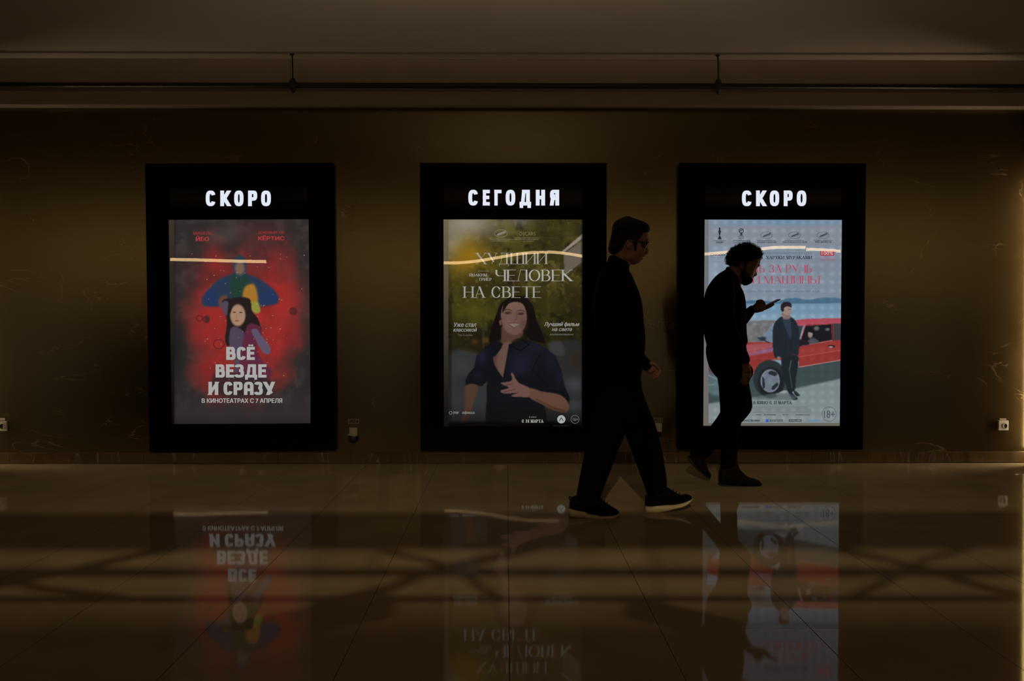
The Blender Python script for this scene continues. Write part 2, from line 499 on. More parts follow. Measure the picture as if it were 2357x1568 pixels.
# added fittings whose plates cut the light of the fill uplight and the downlight
t = empty('fill_uplight', tuple(UP))
tag(t, 'slotted fill uplight added out of view to brighten the ceiling by the wall', 'pendant light')
MB().box(UP.x - .5, UP.x + .5, UP.y - .16, UP.y + .16, UP.z - .046, UP.z - .043).build('tray', 'alu', t)
MB().box(UP.x - .5, UP.x + .5, UP.y + .16, UP.y + .163, UP.z - .046, UP.z + .16 * math.tan(R(14.3))).build('lip', 'alu', t)
MB().box(UP.x - .5, UP.x + .5, UP.y - .16, UP.y + .10, UP.z + .10, UP.z + .103).build('cover', 'alu', t)
MB().box(UP.x - .5, UP.x + .5, UP.y - .163, UP.y - .16, UP.z - .046, UP.z + .103).build('back_plate', 'alu', t)
for s in (-.45, .45): MB().tube([(UP.x + s, UP.y - .1, UP.z + .10), (UP.x + s, UP.y - .1, CEIL)], 0.002, 6).build('suspension_cable', 'alu', t)
local(t)
t = empty('downlight', (LP.x, LP.y, CEIL))
tag(t, 'ceiling downlight behind the viewer, with added plates that cut its light', 'downlight')
ye = LP.y + 0.14 / math.tan(R(31.8))
MB().box(LP.x - .6, LP.x + .6, LP.y - .15, ye, LP.z - .143, LP.z - .14).build('shade', 'alu', t)  # plate added to darken the near floor
MB().box(LP.x - .6, LP.x + .6, LP.y + .25, LP.y + .253, LP.z - .25 * math.tan(R(19.6)), CEIL).build('visor', 'alu', t)  # plate added to keep the lamp's light off the wall
MB().box(LP.x - .6, LP.x + .6, LP.y - .153, LP.y - .15, LP.z - .143, CEIL).build('housing', 'alu', t)
local(t)
# unseen white light columns behind the viewer, added to put streaks on the skirting
for px, nm in ((97, 'beyond the left end'), (868, 'left of the middle'), (1478, 'right of the middle'), (2085, 'beyond the right end')):
    x = (px - 1165.5) / F * (7.17 + 8.2)
    t = empty('added_light_column', (x, -8.2, 0))
    tag(t, 'unseen white light column added to streak the skirting, ' + nm + ' of the hall', 'light column', 'added white light columns')
    MB().lathe((x, -8.2, 0), [(.10, 0), (.10, .02), (.03, .03), (.03, .06)], 16).build('base', 'alu', t)
    MB().lathe((x, -8.2, 0), [(.05, .06), (.05, 1.75)], 16).build('tube', emission('white_tube', (1.0, .84, .68), 2.2), t, smooth=True)
    local(t)
# ------------------------------------------------------------------ wavy pendant lights behind the camera (seen in the glass)
YL = -8.55
def led_x(px): return (px - 1165.5) / F * (7.126 + 0.0 - YL - 0.0)
def led_z(py): return 1.22 + (741 - py) / F * (7.126 - YL)
def ribbon(name, pts, label):
    t = empty(name, (pts[len(pts) // 2][0], YL, pts[len(pts) // 2][1]))
    tag(t, label, 'pendant light', 'wavy pendant lights over the walkway')
    h = 0.030
    e = MB(); c = MB()
    rr, cc = [], []
    for x, z in pts:
        rr.append([(x, YL + 0.03, z - h), (x, YL + 0.03, z + h), (x, YL + 0.012, z + h), (x, YL + 0.012, z - h)])
        cc.append([(x, YL + 0.11, z - h - 0.006), (x, YL + 0.11, z - h - 0.002), (x, YL + 0.011, z - h - 0.002), (x, YL + 0.011, z + h + 0.006), (x, YL - 0.03, z + h + 0.006), (x, YL - 0.03, z - h - 0.006)])  # lower lip added to cut the tube's light on the near floor
    e.rings(rr).build('diffuser', 'led', t)
    c.rings(cc).build('profile', 'alu', t)
    for x, z in (pts[1], pts[-2]):
        MB().tube([(x, YL - 0.01, z + h), (x, YL - 0.01, CEIL)], 0.002, 6).build('suspension_cable', 'alu', t)
    local(t)
def curve(keys, n=40):
    xs = np.linspace(keys[0][0], keys[-1][0], n)
    K = np.array(keys, float)
    ys = []
    for x in xs:                   # cosine interpolation between the key points
        i = min(max(np.searchsorted(K[:, 0], x) - 1, 0), len(K) - 2)
        t = (x - K[i, 0]) / (K[i + 1, 0] - K[i, 0])
        t = (1 - math.cos(PI * t)) / 2
        ys.append(K[i, 1] * (1 - t) + K[i + 1, 1] * t)
    return [(led_x(a), led_z(b)) for a, b in zip(xs, ys)]
ribbon('led_pendant', curve([(-280, 585), (60, 590), (389, 599), (617, 603.5)]), 'warm pendant tube left of the walkway behind the viewer')
ribbon('led_pendant', curve([(725, 590), (900, 602), (1040, 606.5), (1255, 581.5), (1420, 600), (1560, 596)], 60), 'warm pendant tube rising in a wave over the walkway')
ribbon('led_pendant', curve([(1610, 586), (1700, 580), (1790, 570.5), (1851, 570.5)]), 'warm pendant tube right of the walkway with a stepped end')
ribbon('led_pendant', curve([(1853, 575), (1921, 577.5)], 8), 'short warm pendant tube between two stepped ones')
ribbon('led_pendant', curve([(1922, 579), (2200, 588), (2560, 580)]), 'warm pendant tube at the far right of the walkway')

# unlit rails added out of view to throw shadow bands on the floor
def rail(name, pts, label, r=0.03):
    m = pts[len(pts) // 2]
    t = empty(name, m)
    tag(t, label, 'rail', 'added rails that shade the floor in bands')
    MB().tube(pts, r, 8).build('rail_profile', 'alu', t, smooth=True)
    for p in (pts[2], pts[-3]):
        MB().tube([p, (p[0], p[1], CEIL)], 0.0007, 5).build('suspension_cable', 'alu', t)
    local(t)
def shade(px, py, z=2.62):         # point of a rail at height z that throws its shadow on the floor at a pixel
    d = ray(px, py); g = CAM + d * (-CAM.z / d.z)
    k = (LP.z - z) / LP.z
    return LP + (g - LP) * k
def rail_px(keys, label, r, z=2.62):
    pts = [shade(a, b, z) for a, b in keys]
    out = []
    for i in range(len(pts) - 1):
        a, b = pts[i], pts[i + 1]
        for q in range(5): out.append(a + (b - a) * (q / 5))
    out.append(pts[-1])
    rail('shadow_rail', [tuple(p) for p in out], label, r)
ZR = iter((2.62, 2.60, 2.64, 2.58, 2.645, 2.585, 2.655, 2.575, 2.665, 2.59))
for keys, r, lab in (
    ([(-500, 1318), (2860, 1316)], 0.0085, 'straight dark rail added to shade a band of floor, the thicker of two'),
    ([(-500, 1376), (2860, 1372)], 0.005, 'straight dark rail added to shade a band of floor, the thinner of two'),
    ([(-300, 1362), (0, 1345), (150, 1316), (330, 1275), (560, 1238)], 0.0065, 'bent dark rail added to shade the left of the floor'),
    ([(-300, 1250), (0, 1330), (90, 1352), (300, 1374)], 0.005, 'short dark rail added to shade the far left of the floor'),
    ([(640, 1420), (800, 1372), (900, 1350), (1000, 1312), (1180, 1275), (1330, 1238)], 0.0065, 'bent dark rail added to shade the middle of the floor'),
    ([(880, 1268), (990, 1292), (1060, 1318), (1150, 1375)], 0.005, 'short dark rail added to shade the floor, crossing another over the middle'),
    ([(1850, 1250), (2050, 1290), (2250, 1345), (2500, 1400)], 0.006, 'bent dark rail added to shade the right of the floor'),
    ([(1950, 1375), (2050, 1330), (2130, 1290), (2250, 1255)], 0.005, 'short dark rail added to shade the floor, crossing another over the right'),
    ([(-200, 1590), (100, 1530), (420, 1470), (780, 1405), (900, 1385)], 0.016, 'broad bent rail added to shade the near left of the floor'),
    ([(1450, 1390), (1640, 1430), (1900, 1500), (2300, 1580)], 0.016, 'broad bent rail added to shade the near right of the floor')):
    rail_px(keys, lab, r, next(ZR))
# flat baffle added out of view to shade a band of the floor
q = [shade(1178, 1180, 2.70), shade(1178, 1263, 2.70)]
t = empty('shadow_baffle', (0, (q[0].y + q[1].y) / 2, 2.70))
tag(t, 'flat dark baffle added out of view above the rails to shade the floor', 'baffle')
mb = MB()
ns = 13
pitch = (q[0].y - q[1].y) / ns
for k in range(ns): mb.box(-4.6, 4.6, q[1].y + k * pitch, q[1].y + (k + .42) * pitch, 2.698, 2.704)
for x in (-4.62, 4.6): mb.box(x, x + .02, q[1].y, q[0].y, 2.696, 2.706)
mb.build('slat_grating', 'alu', t)
for x in (-4.6, 4.6): MB().tube([(x, t.location.y, 2.70), (x, t.location.y, CEIL)], 0.0007, 5).build('suspension_cable', 'alu', t)
local(t)

# ------------------------------------------------------------------ lettering
def arc(cx, cy, rx, ry, a0, a1, n=22, p=2.0):
    out = []
    for i in range(n + 1):
        a = R(a0 + (a1 - a0) * i / n)
        c, s = math.cos(a), math.sin(a)
        out.append((cx + rx * math.copysign(abs(c) ** (2 / p), c), cy + ry * math.copysign(abs(s) ** (2 / p), s)))
    return out

def glyph(ch, p):                  # strokes of a letter in a unit square: (weight, points), weight T thick, t thin, c by direction
    l = lambda w, *pts: (w, list(pts))
    stem = lambda u: l('T', (u, 0), (u, 1))
    block = p > 2.5
    bowl = lambda u0, u1, y0, y1: ('c', [(u0, y1)] + arc((u0 + u1) / 2 if not block else u1 - 0.35 * (u1 - u0), (y0 + y1) / 2, (u1 - u0) / 2 if not block else 0.35 * (u1 - u0), (y1 - y0) / 2, 90, -90, 18, p) + [(u0, y0)])
    G = {
        'О': [('c', arc(.5, .5, .5, .5, 0, 360, 48, p))],
        'С': [('c', arc(.5, .5, .5, .5, 33 if not block else 24, 327 if not block else 336, 40, p))],
        'Р': [stem(0), bowl(0, 1, .45, 1)],
        'В': [stem(0), bowl(0, .88, .53, 1), bowl(0, 1, 0, .53)],
        'Ь': [stem(0), bowl(0, 1, 0, .54)],
        'Ы': [stem(0), bowl(0, .62, 0, .54), stem(1)],
        'Я': [stem(1), ('c', [(1 - a, b) for a, b in bowl(0, 1, .45, 1)[1]]), l('T' if block else 't', (.16 if block else .52, .45), (.0, 0))],
        'З': [('c', arc(.42, .765, .5, .235, 165, -90, 26, p)), ('c', arc(.42, .265, .58, .265, 90, -165, 26, p))],
        'Е': [stem(0), l('t', (0, 1), (1, 1)), l('t', (0, .52), (.85, .52)), l('t', (0, 0), (1, 0))],
        'Г': [stem(0), l('t', (0, 1), (1, 1))],
        'Д': [l('t', (.16, .06), (.3, 1)), l('t', (.3, 1), (.84, 1)), l('T', (.84, 0), (.84, 1)), l('t', (-.02, .0), (1.02, .0)), l('t', (0, .02), (0, -.2)), l('t', (1, .02), (1, -.2))],
        'Л': [l('t', (0, 0), (.3, 1)), l('t', (.3, 1), (1, 1)), stem(1)],
        'А': ([l('T', (0, 0), (0, .6)), ('c', arc(.5, .62, .5, .38, 180, 0, 22, p)), l('T', (1, .6), (1, 0)), l('t', (0, .36), (1, .36))] if block
              else [l('t', (0, 0), (.46, 1)), l('T', (.46, 1), (1, 0)), l('t', (.17, .34), (.80, .34))]),
        'И': [stem(0), stem(1), l('t', (0, .04), (1, .96))],
        'К': [stem(0), l('T' if block else 't', (.30 if block else .05, .44), (.98, 1)), l('T', (.30 if block else .25, .56), (1, 0))],
        'М': [l('t', (.03, 0), (.06, 1)), l('T', (.06, 1), (.5, .02)), l('t', (.5, .02), (.94, 1)), l('T', (.97, 0), (.94, 1))],
        'Н': [stem(0), stem(1), l('t', (0, .51), (1, .51))],
        'П': [stem(0), stem(1), l('t', (0, 1), (1, 1))],
        'Т': [stem(.5), l('t', (0, 1), (1, 1))],
        'У': [l('T', (0, 1), (.55, .33)), l('T' if block else 't', (1, 1), (.42, .02))],
        'Х': [l('T', (0, 1), (1, 0)), l('t', (0, 0), (1, 1))],
        'Ч': [('c', [(0, 1), (0, .72)] + arc(.45, .7, .45, .26, 180, 270, 10) + [(1, .46)]), stem(1)],
        'Ш': [stem(0), stem(.5), stem(1), l('t', (0, 0), (1, 0))],
        '1': [stem(.5), l('t', (.2, .82), (.5, 1))],
        '2': [('c', arc(.5, .72, .5, .28, 165, -20, 18) + [(.0, 0)]), l('T', (0, 0.02), (1, 0.02))],
        '3': [('c', arc(.42, .765, .5, .235, 165, -90, 22)), ('c', arc(.42, .265, .58, .265, 90, -165, 22))],
        '4': [l('T', (.75, 0), (.75, 1)), l('t', (.75, 1), (0, .3)), l('t', (0, .3), (1, .3))],
        '7': [l('t', (0, 1), (1, 1)), l('T', (1, 1), (.35, 0))],
        '(': [('c', arc(1, .45, 1, .62, 130, 230, 14))],
        ')': [('c', arc(0, .45, 1, .62, 50, -50, 14))],
    }
    if ch == 'Ё': return G['Е'] + [('d', [(.2, 1.28)]), ('d', [(.8, 1.28)])]
    if ch == 'Й': return G['И'] + [('t', arc(.5, 1.24, .24, .12, 190, 350, 10))]
    return G[ch]

def clip(poly, lo, hi):
    for s, lim in ((1, lo), (-1, -hi)):
        out = []
        for i in range(len(poly)):
            a, b = poly[i], poly[(i + 1) % len(poly)]
            ia, ib = s * a[1] >= lim, s * b[1] >= lim
            if ia: out.append(a)
            if ia != ib:
                t = (lim / s - a[1]) / (b[1] - a[1])
                out.append((a[0] + t * (b[0] - a[0]), lim / s))
        poly = out
        if not poly: break
    return poly

def letter(mb, ch, x0, x1, yt, yb, thick, thin, p, serif, put):
    """one letter between pixel columns x0..x1, top yt and baseline yb; put maps a pixel to a point"""
    w, h = x1 - x0, yb - yt
    hx, hy = thick / 2, thin / 2
    X = lambda u: x0 + hx + u * (w - 2 * hx)
    Y = lambda v: hy + v * (h - 2 * hy)            # up from the baseline
    def emit(poly, lo=0, hi=None):
        q = clip(poly, lo, h if hi is None else hi)
        if len(q) > 2: mb.add([put(a, yb - b) for a, b in q], [tuple(range(len(q)))])
    for kind, pts in glyph(ch, p):
        if kind == 'd':
            u, v = pts[0]; a, b = X(u), Y(v); r = thick * 0.30
            emit([(a - r, b - r * .8), (a + r, b - r * .8), (a + r, b + r * .8), (a - r, b + r * .8)], 0, h * 2)
            continue
        P = [Vector((X(u), Y(v))) for u, v in pts]
        low = min(v for _, v in pts); top = max(v for _, v in pts)
        lo = -h * .3 if low < -.05 else 0
        hi = h * 1.6 if top > 1.05 else h
        if kind in 'Tt' and len(P) == 2:
            wd = thick if kind == 'T' else thin
            d = (P[1] - P[0]).normalized(); n = Vector((-d.y, d.x)) * wd / 2
            vert = abs(d.x) < 1e-3; horiz = abs(d.y) < 1e-3
            ex = hy if vert or horiz else wd * 1.1
            a, b = P[0] - d * ex, P[1] + d * ex
            if horiz and ch in 'ЕЁГТЗ' : b = P[1] + d * hx
            if horiz and ch == 'Т': a = P[0] - d * hx
            emit([a + n, b + n, b - n, a - n] if n.x * d.y < 0 else [a - n, b - n, b + n, a + n], lo, hi)
            if serif and abs(d.y) > .35:
                for (u, v), q in zip(pts, P):
                    if v in (0, 1) or (ch == 'А' and v == 0):
                        if ch in 'АЛМ' and v == 1 and ch != 'М': continue
                        sw = (thick * 1.15 if kind == 'T' else thick * .95)
                        yy = Y(v)
                        emit([(q.x - sw, yy - hy), (q.x + sw, yy - hy), (q.x + sw, yy + hy), (q.x - sw, yy + hy)], lo, hi)
        else:
            for i in range(len(P) - 1):
                a, b = P[i], P[i + 1]
                if (b - a).length < 1e-6: continue
                def nrm(k):
                    t = P[min(k + 1, len(P) - 1)] - P[max(k - 1, 0)]
                    if (P[0] - P[-1]).length < 1e-3 and k in (0, len(P) - 1): t = P[1] - P[-2]
                    t.normalize()
                    wd = thin + (thick - thin) * abs(t.y) ** 1.2 if kind == 'c' else thin
                    return Vector((-t.y, t.x)) * wd / 2
                na, nb = nrm(i), nrm(i + 1)
                emit([a + na, b + nb, b - nb, a - na], lo, hi)
            if serif and ch in 'СЗ' and kind == 'c':
                for q, s in ((P[0], -1), (P[-1], 1)):
                    if ch == 'З' and not (abs(q.x - X(0)) < w * .25): continue
                    emit([(q.x - hy, q.y - thick * .9), (q.x + hy, q.y - thick * .9), (q.x + hy, q.y + thick * .9), (q.x - hy, q.y + thick * .9)])

WIDTH = {'Ш': 1.35, 'М': 1.25, 'Ы': 1.25, 'О': 1.12, 'Д': 1.05, 'Г': .78, 'Е': .84, 'Ё': .84, 'Р': .82, 'З': .78, 'Ь': .82, 'В': .86, '1': .5, '3': .7, '2': .7, '4': .75, '7': .7, '(': .35, ')': .35, ' ': .42, 'У': .95, 'И': 1.0}

def word(name, text, x0, x1, yt, yb, y, ink_m, parent, thick, thin, p=2.0, serif=True, gap=.14):
    put = lambda a, b: U(a, b, y)
    ws = [WIDTH.get(c, 1.0) for c in text]
    tot = sum(ws) + gap * (len(text) - 1)
    k = (x1 - x0) / tot
    x = x0
    mb = MB()
    for c, w in zip(text + ' ', ws + [0]):
        if c != ' ':
            letter(mb, c, x, x + w * k, yt, yb, thick, thin, p, serif, put)
        elif mb.v:                 # each word a piece of its own
            mb.build(name, ink_m, parent)
            mb = MB()
        x += (w + gap) * k

def block(name, letters, yt, yb, y, ink_m, parent, stroke, bar, p=5.0):
    """heavy block letters, each a piece of its own"""
    for c, a, b in letters:
        mb = MB()
        letter(mb, c, a, b, yt, yb, min(stroke, (b - a) * .46), bar, p, False, lambda u, v: U(u, v, y))
        mb.build(name, ink_m, parent)

YT = -0.0445
def text(name, s, x0, x1, yt, yb, y, ink_m, parent, bold=0.0, shear=0.0):
    """small lettering fitted into a pixel box"""
    c = bpy.data.curves.new(name, 'FONT')
    c.body = s; c.resolution_u = 3; c.fill_mode = 'NONE'
    o = bpy.data.objects.new(name, c)
    C.objects.link(o)
    bpy.context.view_layer.update()
    raw = bpy.data.meshes.new_from_object(o.evaluated_get(bpy.context.evaluated_depsgraph_get()))
    bpy.data.objects.remove(o); bpy.data.curves.remove(c)
    co = [Vector((v.co.x + shear * v.co.y, v.co.y)) for v in raw.vertices]
    ed = [tuple(e.vertices) for e in raw.edges]
    bpy.data.meshes.remove(raw)
    adj = {}                       # follow each outline round once, so every edge has a direction
    for p, q in ed: adj.setdefault(p, []).append(q); adj.setdefault(q, []).append(p)
    seen = set(); loops = []
    for p in sorted(adj):
        if p in seen: continue
        lp = [p]; seen.add(p)
        while True:
            q = next((w for w in sorted(adj[lp[-1]]) if w not in seen), None)
            if q is None: break
            lp.append(q); seen.add(q)
        loops.append(lp)
    D = np.array([(*co[u], *co[v]) for lp in loops for u, v in zip(lp, lp[1:] + lp[:1])])
    r = delaunay_2d_cdt(co, ed, [], 1, 1e-5)
    keep = []
    for fc in r[2]:                # a face is ink where the outlines wind round its middle
        cx, cy = (sum(r[0][k][t] for k in fc) / len(fc) for t in (0, 1))
        up = (D[:, 1] <= cy) & (D[:, 3] > cy); dn = (D[:, 3] <= cy) & (D[:, 1] > cy)
        with np.errstate(divide='ignore', invalid='ignore'):
            xi = D[:, 0] + (cy - D[:, 1]) / (D[:, 3] - D[:, 1]) * (D[:, 2] - D[:, 0])
        if int((up & (xi > cx)).sum()) != int((dn & (xi > cx)).sum()): keep.append(fc)
    me = bpy.data.meshes.new(name)
    me.from_pydata([(v.x, v.y, 0) for v in r[0]], [], keep)
    me.update()
    vx = [v.co.x for v in me.vertices]; vy = [v.co.y for v in me.vertices]
    ax, bx, ay, by = min(vx), max(vx), min(vy), max(vy)
    for v in me.vertices:
        v.co = U(x0 + (v.co.x - ax) / (bx - ax) * (x1 - x0), yb - (v.co.y - ay) / (by - ay) * (yb - yt), y)
    if bold > 0:                   # heavier weight: the same outlines once more on each side
        bm = bmesh.new(); bm.from_mesh(me)
        w = min(bold, .03) * 1.9 * (yb - yt) * (YT - CAM.y) / F
        geo = bm.verts[:] + bm.edges[:] + bm.faces[:]
        for dx, dz in ((w, 0), (-w, 0), (0, w * .7)):
            vs = [g for g in bmesh.ops.duplicate(bm, geom=geo)['geom'] if isinstance(g, bmesh.types.BMVert)]
            bmesh.ops.translate(bm, verts=vs, vec=(dx, 0, dz))
        bm.to_mesh(me); bm.free()
    me.name = name
    me.materials.clear(); me.materials.append(ink_m)
    o = bpy.data.objects.new(name, me)
    C.objects.link(o); o.parent = parent
    return o

def microtext(name, rows, y, ink_m, parent, seed=1):
    """rows of print too small to read: (x0, x1, yt, yb)"""
    r = random.Random(seed)
    for x0, x1, yt, yb in rows:
        mb = MB()
        x = x0
        while x < x1:
            w = min(r.uniform(.8, 1.7), x1 - x)
            if True:
                t = yt + r.uniform(0, .25) * (yb - yt)
                mb.add([U(x, yb, y), U(x + w, yb, y), U(x + w, t, y), U(x, t, y)], [(0, 1, 2, 3)])
            x += w + r.uniform(.3, .9)
        mb.build(name, ink_m, parent)

def ring_mark(name, cx, cy, rx, ry, wd, y, ink_m, parent, n=40, extra=None):
    mb = MB()
    a = [U(cx + (rx - wd / 2) * math.cos(2 * PI * i / n), cy + (ry - wd / 2) * math.sin(2 * PI * i / n), y) for i in range(n)]
    b = [U(cx + (rx + wd / 2) * math.cos(2 * PI * i / n), cy + (ry + wd / 2) * math.sin(2 * PI * i / n), y) for i in range(n)]
    mb.add(a + b, [(i, (i + 1) % n, n + (i + 1) % n, n + i) for i in range(n)])
    for poly in (extra or []):
        mb.add([U(px, py, y) for px, py in poly], [tuple(range(len(poly)))])
    return mb.build(name, ink_m, parent)

def strip(pts, w):                 # thin drawn line in pixels, as quads
    out = []
    for (ax, ay), (bx, by) in zip(pts[:-1], pts[1:]):
        d = math.hypot(bx - ax, by - ay) or 1
        nx, ny = -(by - ay) / d * w / 2, (bx - ax) / d * w / 2
        out.append([(ax + nx, ay + ny), (bx + nx, by + ny), (bx - nx, by - ny), (ax - nx, ay - ny)])
    return out

def palm(cx, cy, s):               # small leaf spray inside the festival ovals
    out = strip([(cx - 8 * s, cy + 3 * s), (cx - 2 * s, cy + 1 * s), (cx + 4 * s, cy - 2 * s), (cx + 8.5 * s, cy - 3 * s)], 1.0 * s)
    for i in range(9):
        t = i / 8
        bx, by = cx - 7 * s + 14 * s * t, cy + 3 * s - 5.5 * s * t
        out += strip([(bx, by), (bx + 2.6 * s, by - 3.0 * s)], .8 * s)
        out += strip([(bx, by), (bx + 3.4 * s, by + 1.6 * s)], .7 * s)
    return out

# ------------------------------------------------------------------ printed pictures (painted into a fine grid of points)
class Art:
    def __init__(s, x0, x1, y0, y1, step=1.25, seed=1):
        s.x0, s.x1, s.y0, s.y1 = x0, x1, y0, y1
        s.nx = int((x1 - x0) / step) + 1; s.ny = int((y1 - y0) / step) + 1
        s.X, s.Y = np.meshgrid(np.linspace(x0, x1, s.nx), np.linspace(y0, y1, s.ny))
        s.a = np.zeros((s.ny, s.nx, 3))
        s.step = step
        s.rs = np.random.RandomState(seed)
    def noise(s, scale, octaves=4, stretch=1.0):
        out = np.zeros((s.ny, s.nx)); amp = 1.0; tot = 0
        for o in range(octaves):
            sc = scale / 2 ** o
            gx, gy = int((s.x1 - s.x0) / sc) + 3, int((s.y1 - s.y0) / (sc * stretch)) + 3
            g = s.rs.rand(gy, gx)
            fx, fy = (s.X - s.x0) / sc, (s.Y - s.y0) / (sc * stretch)
            ix, iy = fx.astype(int), fy.astype(int)
            tx, ty = fx - ix, fy - iy
            tx, ty = tx * tx * (3 - 2 * tx), ty * ty * (3 - 2 * ty)
            v = g[iy, ix] * (1 - tx) * (1 - ty) + g[iy, ix + 1] * tx * (1 - ty) + g[iy + 1, ix] * (1 - tx) * ty + g[iy + 1, ix + 1] * tx * ty
            out += amp * v; tot += amp; amp *= .55
        return out / tot
    def blur(s, m, px):
        sg = px / s.step
        if sg < .2: return m
        k = int(3 * sg) + 1
        g = np.exp(-np.arange(-k, k + 1) ** 2 / (2 * sg * sg)); g /= g.sum()
        m = np.apply_along_axis(lambda r: np.convolve(np.pad(r, k, 'edge'), g, 'valid'), 1, m)
        return np.apply_along_axis(lambda r: np.convolve(np.pad(r, k, 'edge'), g, 'valid'), 0, m)
    def mix(s, m, col):
        m = np.clip(m, 0, 1)[..., None]
        s.a = s.a * (1 - m) + np.array(col, float) * m
    def mask(s, pts, soft=.7):
        ins = np.zeros((s.ny, s.nx), bool)
        n = len(pts)
        for i in range(n):
            (xa, ya), (xb, yb) = pts[i], pts[(i + 1) % n]
            if ya == yb: continue
            c = ((s.Y >= min(ya, yb)) & (s.Y < max(ya, yb)) & (s.X < (s.Y - ya) / (yb - ya) * (xb - xa) + xa))
            ins ^= c
        return s.blur(ins.astype(float), soft)
    def poly(s, pts, col, soft=.7, alpha=1.0, smooth=True, gain=None):
        if smooth: pts = spline(pts)
        m = s.mask(pts, soft) * alpha
        if gain is not None: m = m * gain
        s.mix(m, col)
    def ell(s, cx, cy, rx, ry, col, soft=.15, alpha=1.0):
        d = np.sqrt(((s.X - cx) / rx) ** 2 + ((s.Y - cy) / ry) ** 2)
        s.mix(np.clip((1 + soft - d) / (2 * soft), 0, 1) * alpha, col)
    def blob(s, cx, cy, rx, ry, col, alpha=1.0):
        s.mix(np.exp(-((s.X - cx) / rx) ** 2 - ((s.Y - cy) / ry) ** 2) * alpha, col)
    def line(s, pts, w, col, alpha=1.0, soft=.6):
        for (xa, ya), (xb, yb) in zip(pts[:-1], pts[1:]):
            L2 = (xb - xa) ** 2 + (yb - ya) ** 2 or 1
            t = np.clip(((s.X - xa) * (xb - xa) + (s.Y - ya) * (yb - ya)) / L2, 0, 1)
            d = np.hypot(s.X - xa - t * (xb - xa), s.Y - ya - t * (yb - ya))
            s.mix(np.clip((w / 2 + soft - d) / (2 * soft), 0, 1) * alpha, col)
    def sheet(s, name, y):
        c = np.clip(s.a, 0, 255) / 255
        c = np.where(c <= .04045, c / 12.92, ((c + .055) / 1.055) ** 2.4)
        bl, br, tl = U(s.x0, s.y1, y), U(s.x1, s.y1, y), U(s.x0, s.y0, y)
        tr = U(s.x1, s.y0, y)
        u = np.linspace(0, 1, s.nx)[None, :, None]; v = np.linspace(0, 1, s.ny)[:, None, None]
        P = (np.array(tl) * (1 - u) * (1 - v) + np.array(tr) * u * (1 - v) + np.array(bl) * (1 - u) * v + np.array(br) * u * v).reshape(-1, 3)
        i = np.arange(s.ny * s.nx).reshape(s.ny, s.nx)
        q = np.stack([i[1:, :-1], i[1:, 1:], i[:-1, 1:], i[:-1, :-1]], -1).reshape(-1, 4)
        me = bpy.data.meshes.new(name)
        me.vertices.add(len(P)); me.vertices.foreach_set('co', P.astype(np.float32).ravel())
        me.loops.add(q.size); me.loops.foreach_set('vertex_index', q.astype(np.int32).ravel())
        me.polygons.add(len(q)); me.polygons.foreach_set('loop_start', np.arange(0, q.size, 4, dtype=np.int32))
        me.update(calc_edges=True)
        at = me.color_attributes.new('print', 'FLOAT_COLOR', 'POINT')
        rgba = np.ones((len(P), 4), np.float32); rgba[:, :3] = c.reshape(-1, 3)
        at.data.foreach_set('color', rgba.ravel())
        me.materials.append(M['art'])
        o = bpy.data.objects.new(name, me)
        C.objects.link(o)
        return o

def spline(pts, n=5):
    out = []
    L = len(pts)
    for i in range(L):
        p0, p1, p2, p3 = (np.array(pts[(i + k) % L], float) for k in (-1, 0, 1, 2))
        for j in range(n):
            t = j / n
            q = .5 * (2 * p1 + (p2 - p0) * t + (2 * p0 - 5 * p1 + 4 * p2 - p3) * t * t + (3 * p1 - p0 - 3 * p2 + p3) * t ** 3)
            out.append((q[0], q[1]))
    return out

def crop(ox, oy, k=4.356):
    return lambda pts: [(ox + a / k, oy + b / k) for a, b in pts]
# ------------------------------------------------------------------ light boxes
YF, YG, YT, YA = -0.062, -0.0454, -0.0445, -0.044     # frame front, glass, print lettering, print

def light_box(outer, header, window, letters, ly, lab, roll):
    X0, X1, Y0, Y1 = outer
    def q(px, py, y=YF): return U(px, py, y)
    ox0, ox1 = q(X0, (Y0 + Y1) / 2).x, q(X1, (Y0 + Y1) / 2).x
    oz1, oz0 = q((X0 + X1) / 2, Y0).z, q((X0 + X1) / 2, Y1).z
    def hole(h):
        a, b, c, d = h
        return (q(a, (c + d) / 2).x, q(b, (c + d) / 2).x, q((a + b) / 2, d).z, q((a + b) / 2, c).z)
    hw, hh = hole(window), hole(header)
    cx, cz = (ox0 + ox1) / 2, (oz0 + oz1) / 2
    t = empty('light_box', (cx, -0.03, oz0))
    tag(t, lab, 'light box', 'cinema light boxes on the marble wall')
    f = MB().plate(ox0, ox1, oz0, oz1, [hw, hh], YF, -0.0456).build('frame', 'black_frame', t, bevel=0.004)
    MB().plate(ox0 + .004, ox1 - .004, oz0 + .004, oz1 - .004, [(hw[0] - .03, hw[1] + .03, hw[2] - .03, hh[3] + .03)], -0.0455, -0.001).build('cabinet', 'black_frame', t)
    # the box hangs a hair out of plumb
    if roll:
        piv = Matrix.Translation((cx, 0, cz)); f.data.transform(piv @ Matrix.Rotation(R(roll), 4, 'Y') @ piv.inverted())
    MB().box(hh[0] - .01, hh[1] + .01, -0.0454, -0.040, hh[2] - .01, hh[3] + .01).build('header_panel', 'acrylic', t)
    block('header_letter', letters, ly[0], ly[1], -0.0462, ink_header, t, 8.8, 8.0, 2.9)
    MB().box(hw[0] - .012, hw[1] + .012, YG, YG + 0.0005, hw[2] - .012, hw[3] + .012).build('glass_pane', 'glass', t)
    local(t)
    return t, hw

ink_header = emission('lit_header_letter', rgb(226, 233, 246), 1.0)

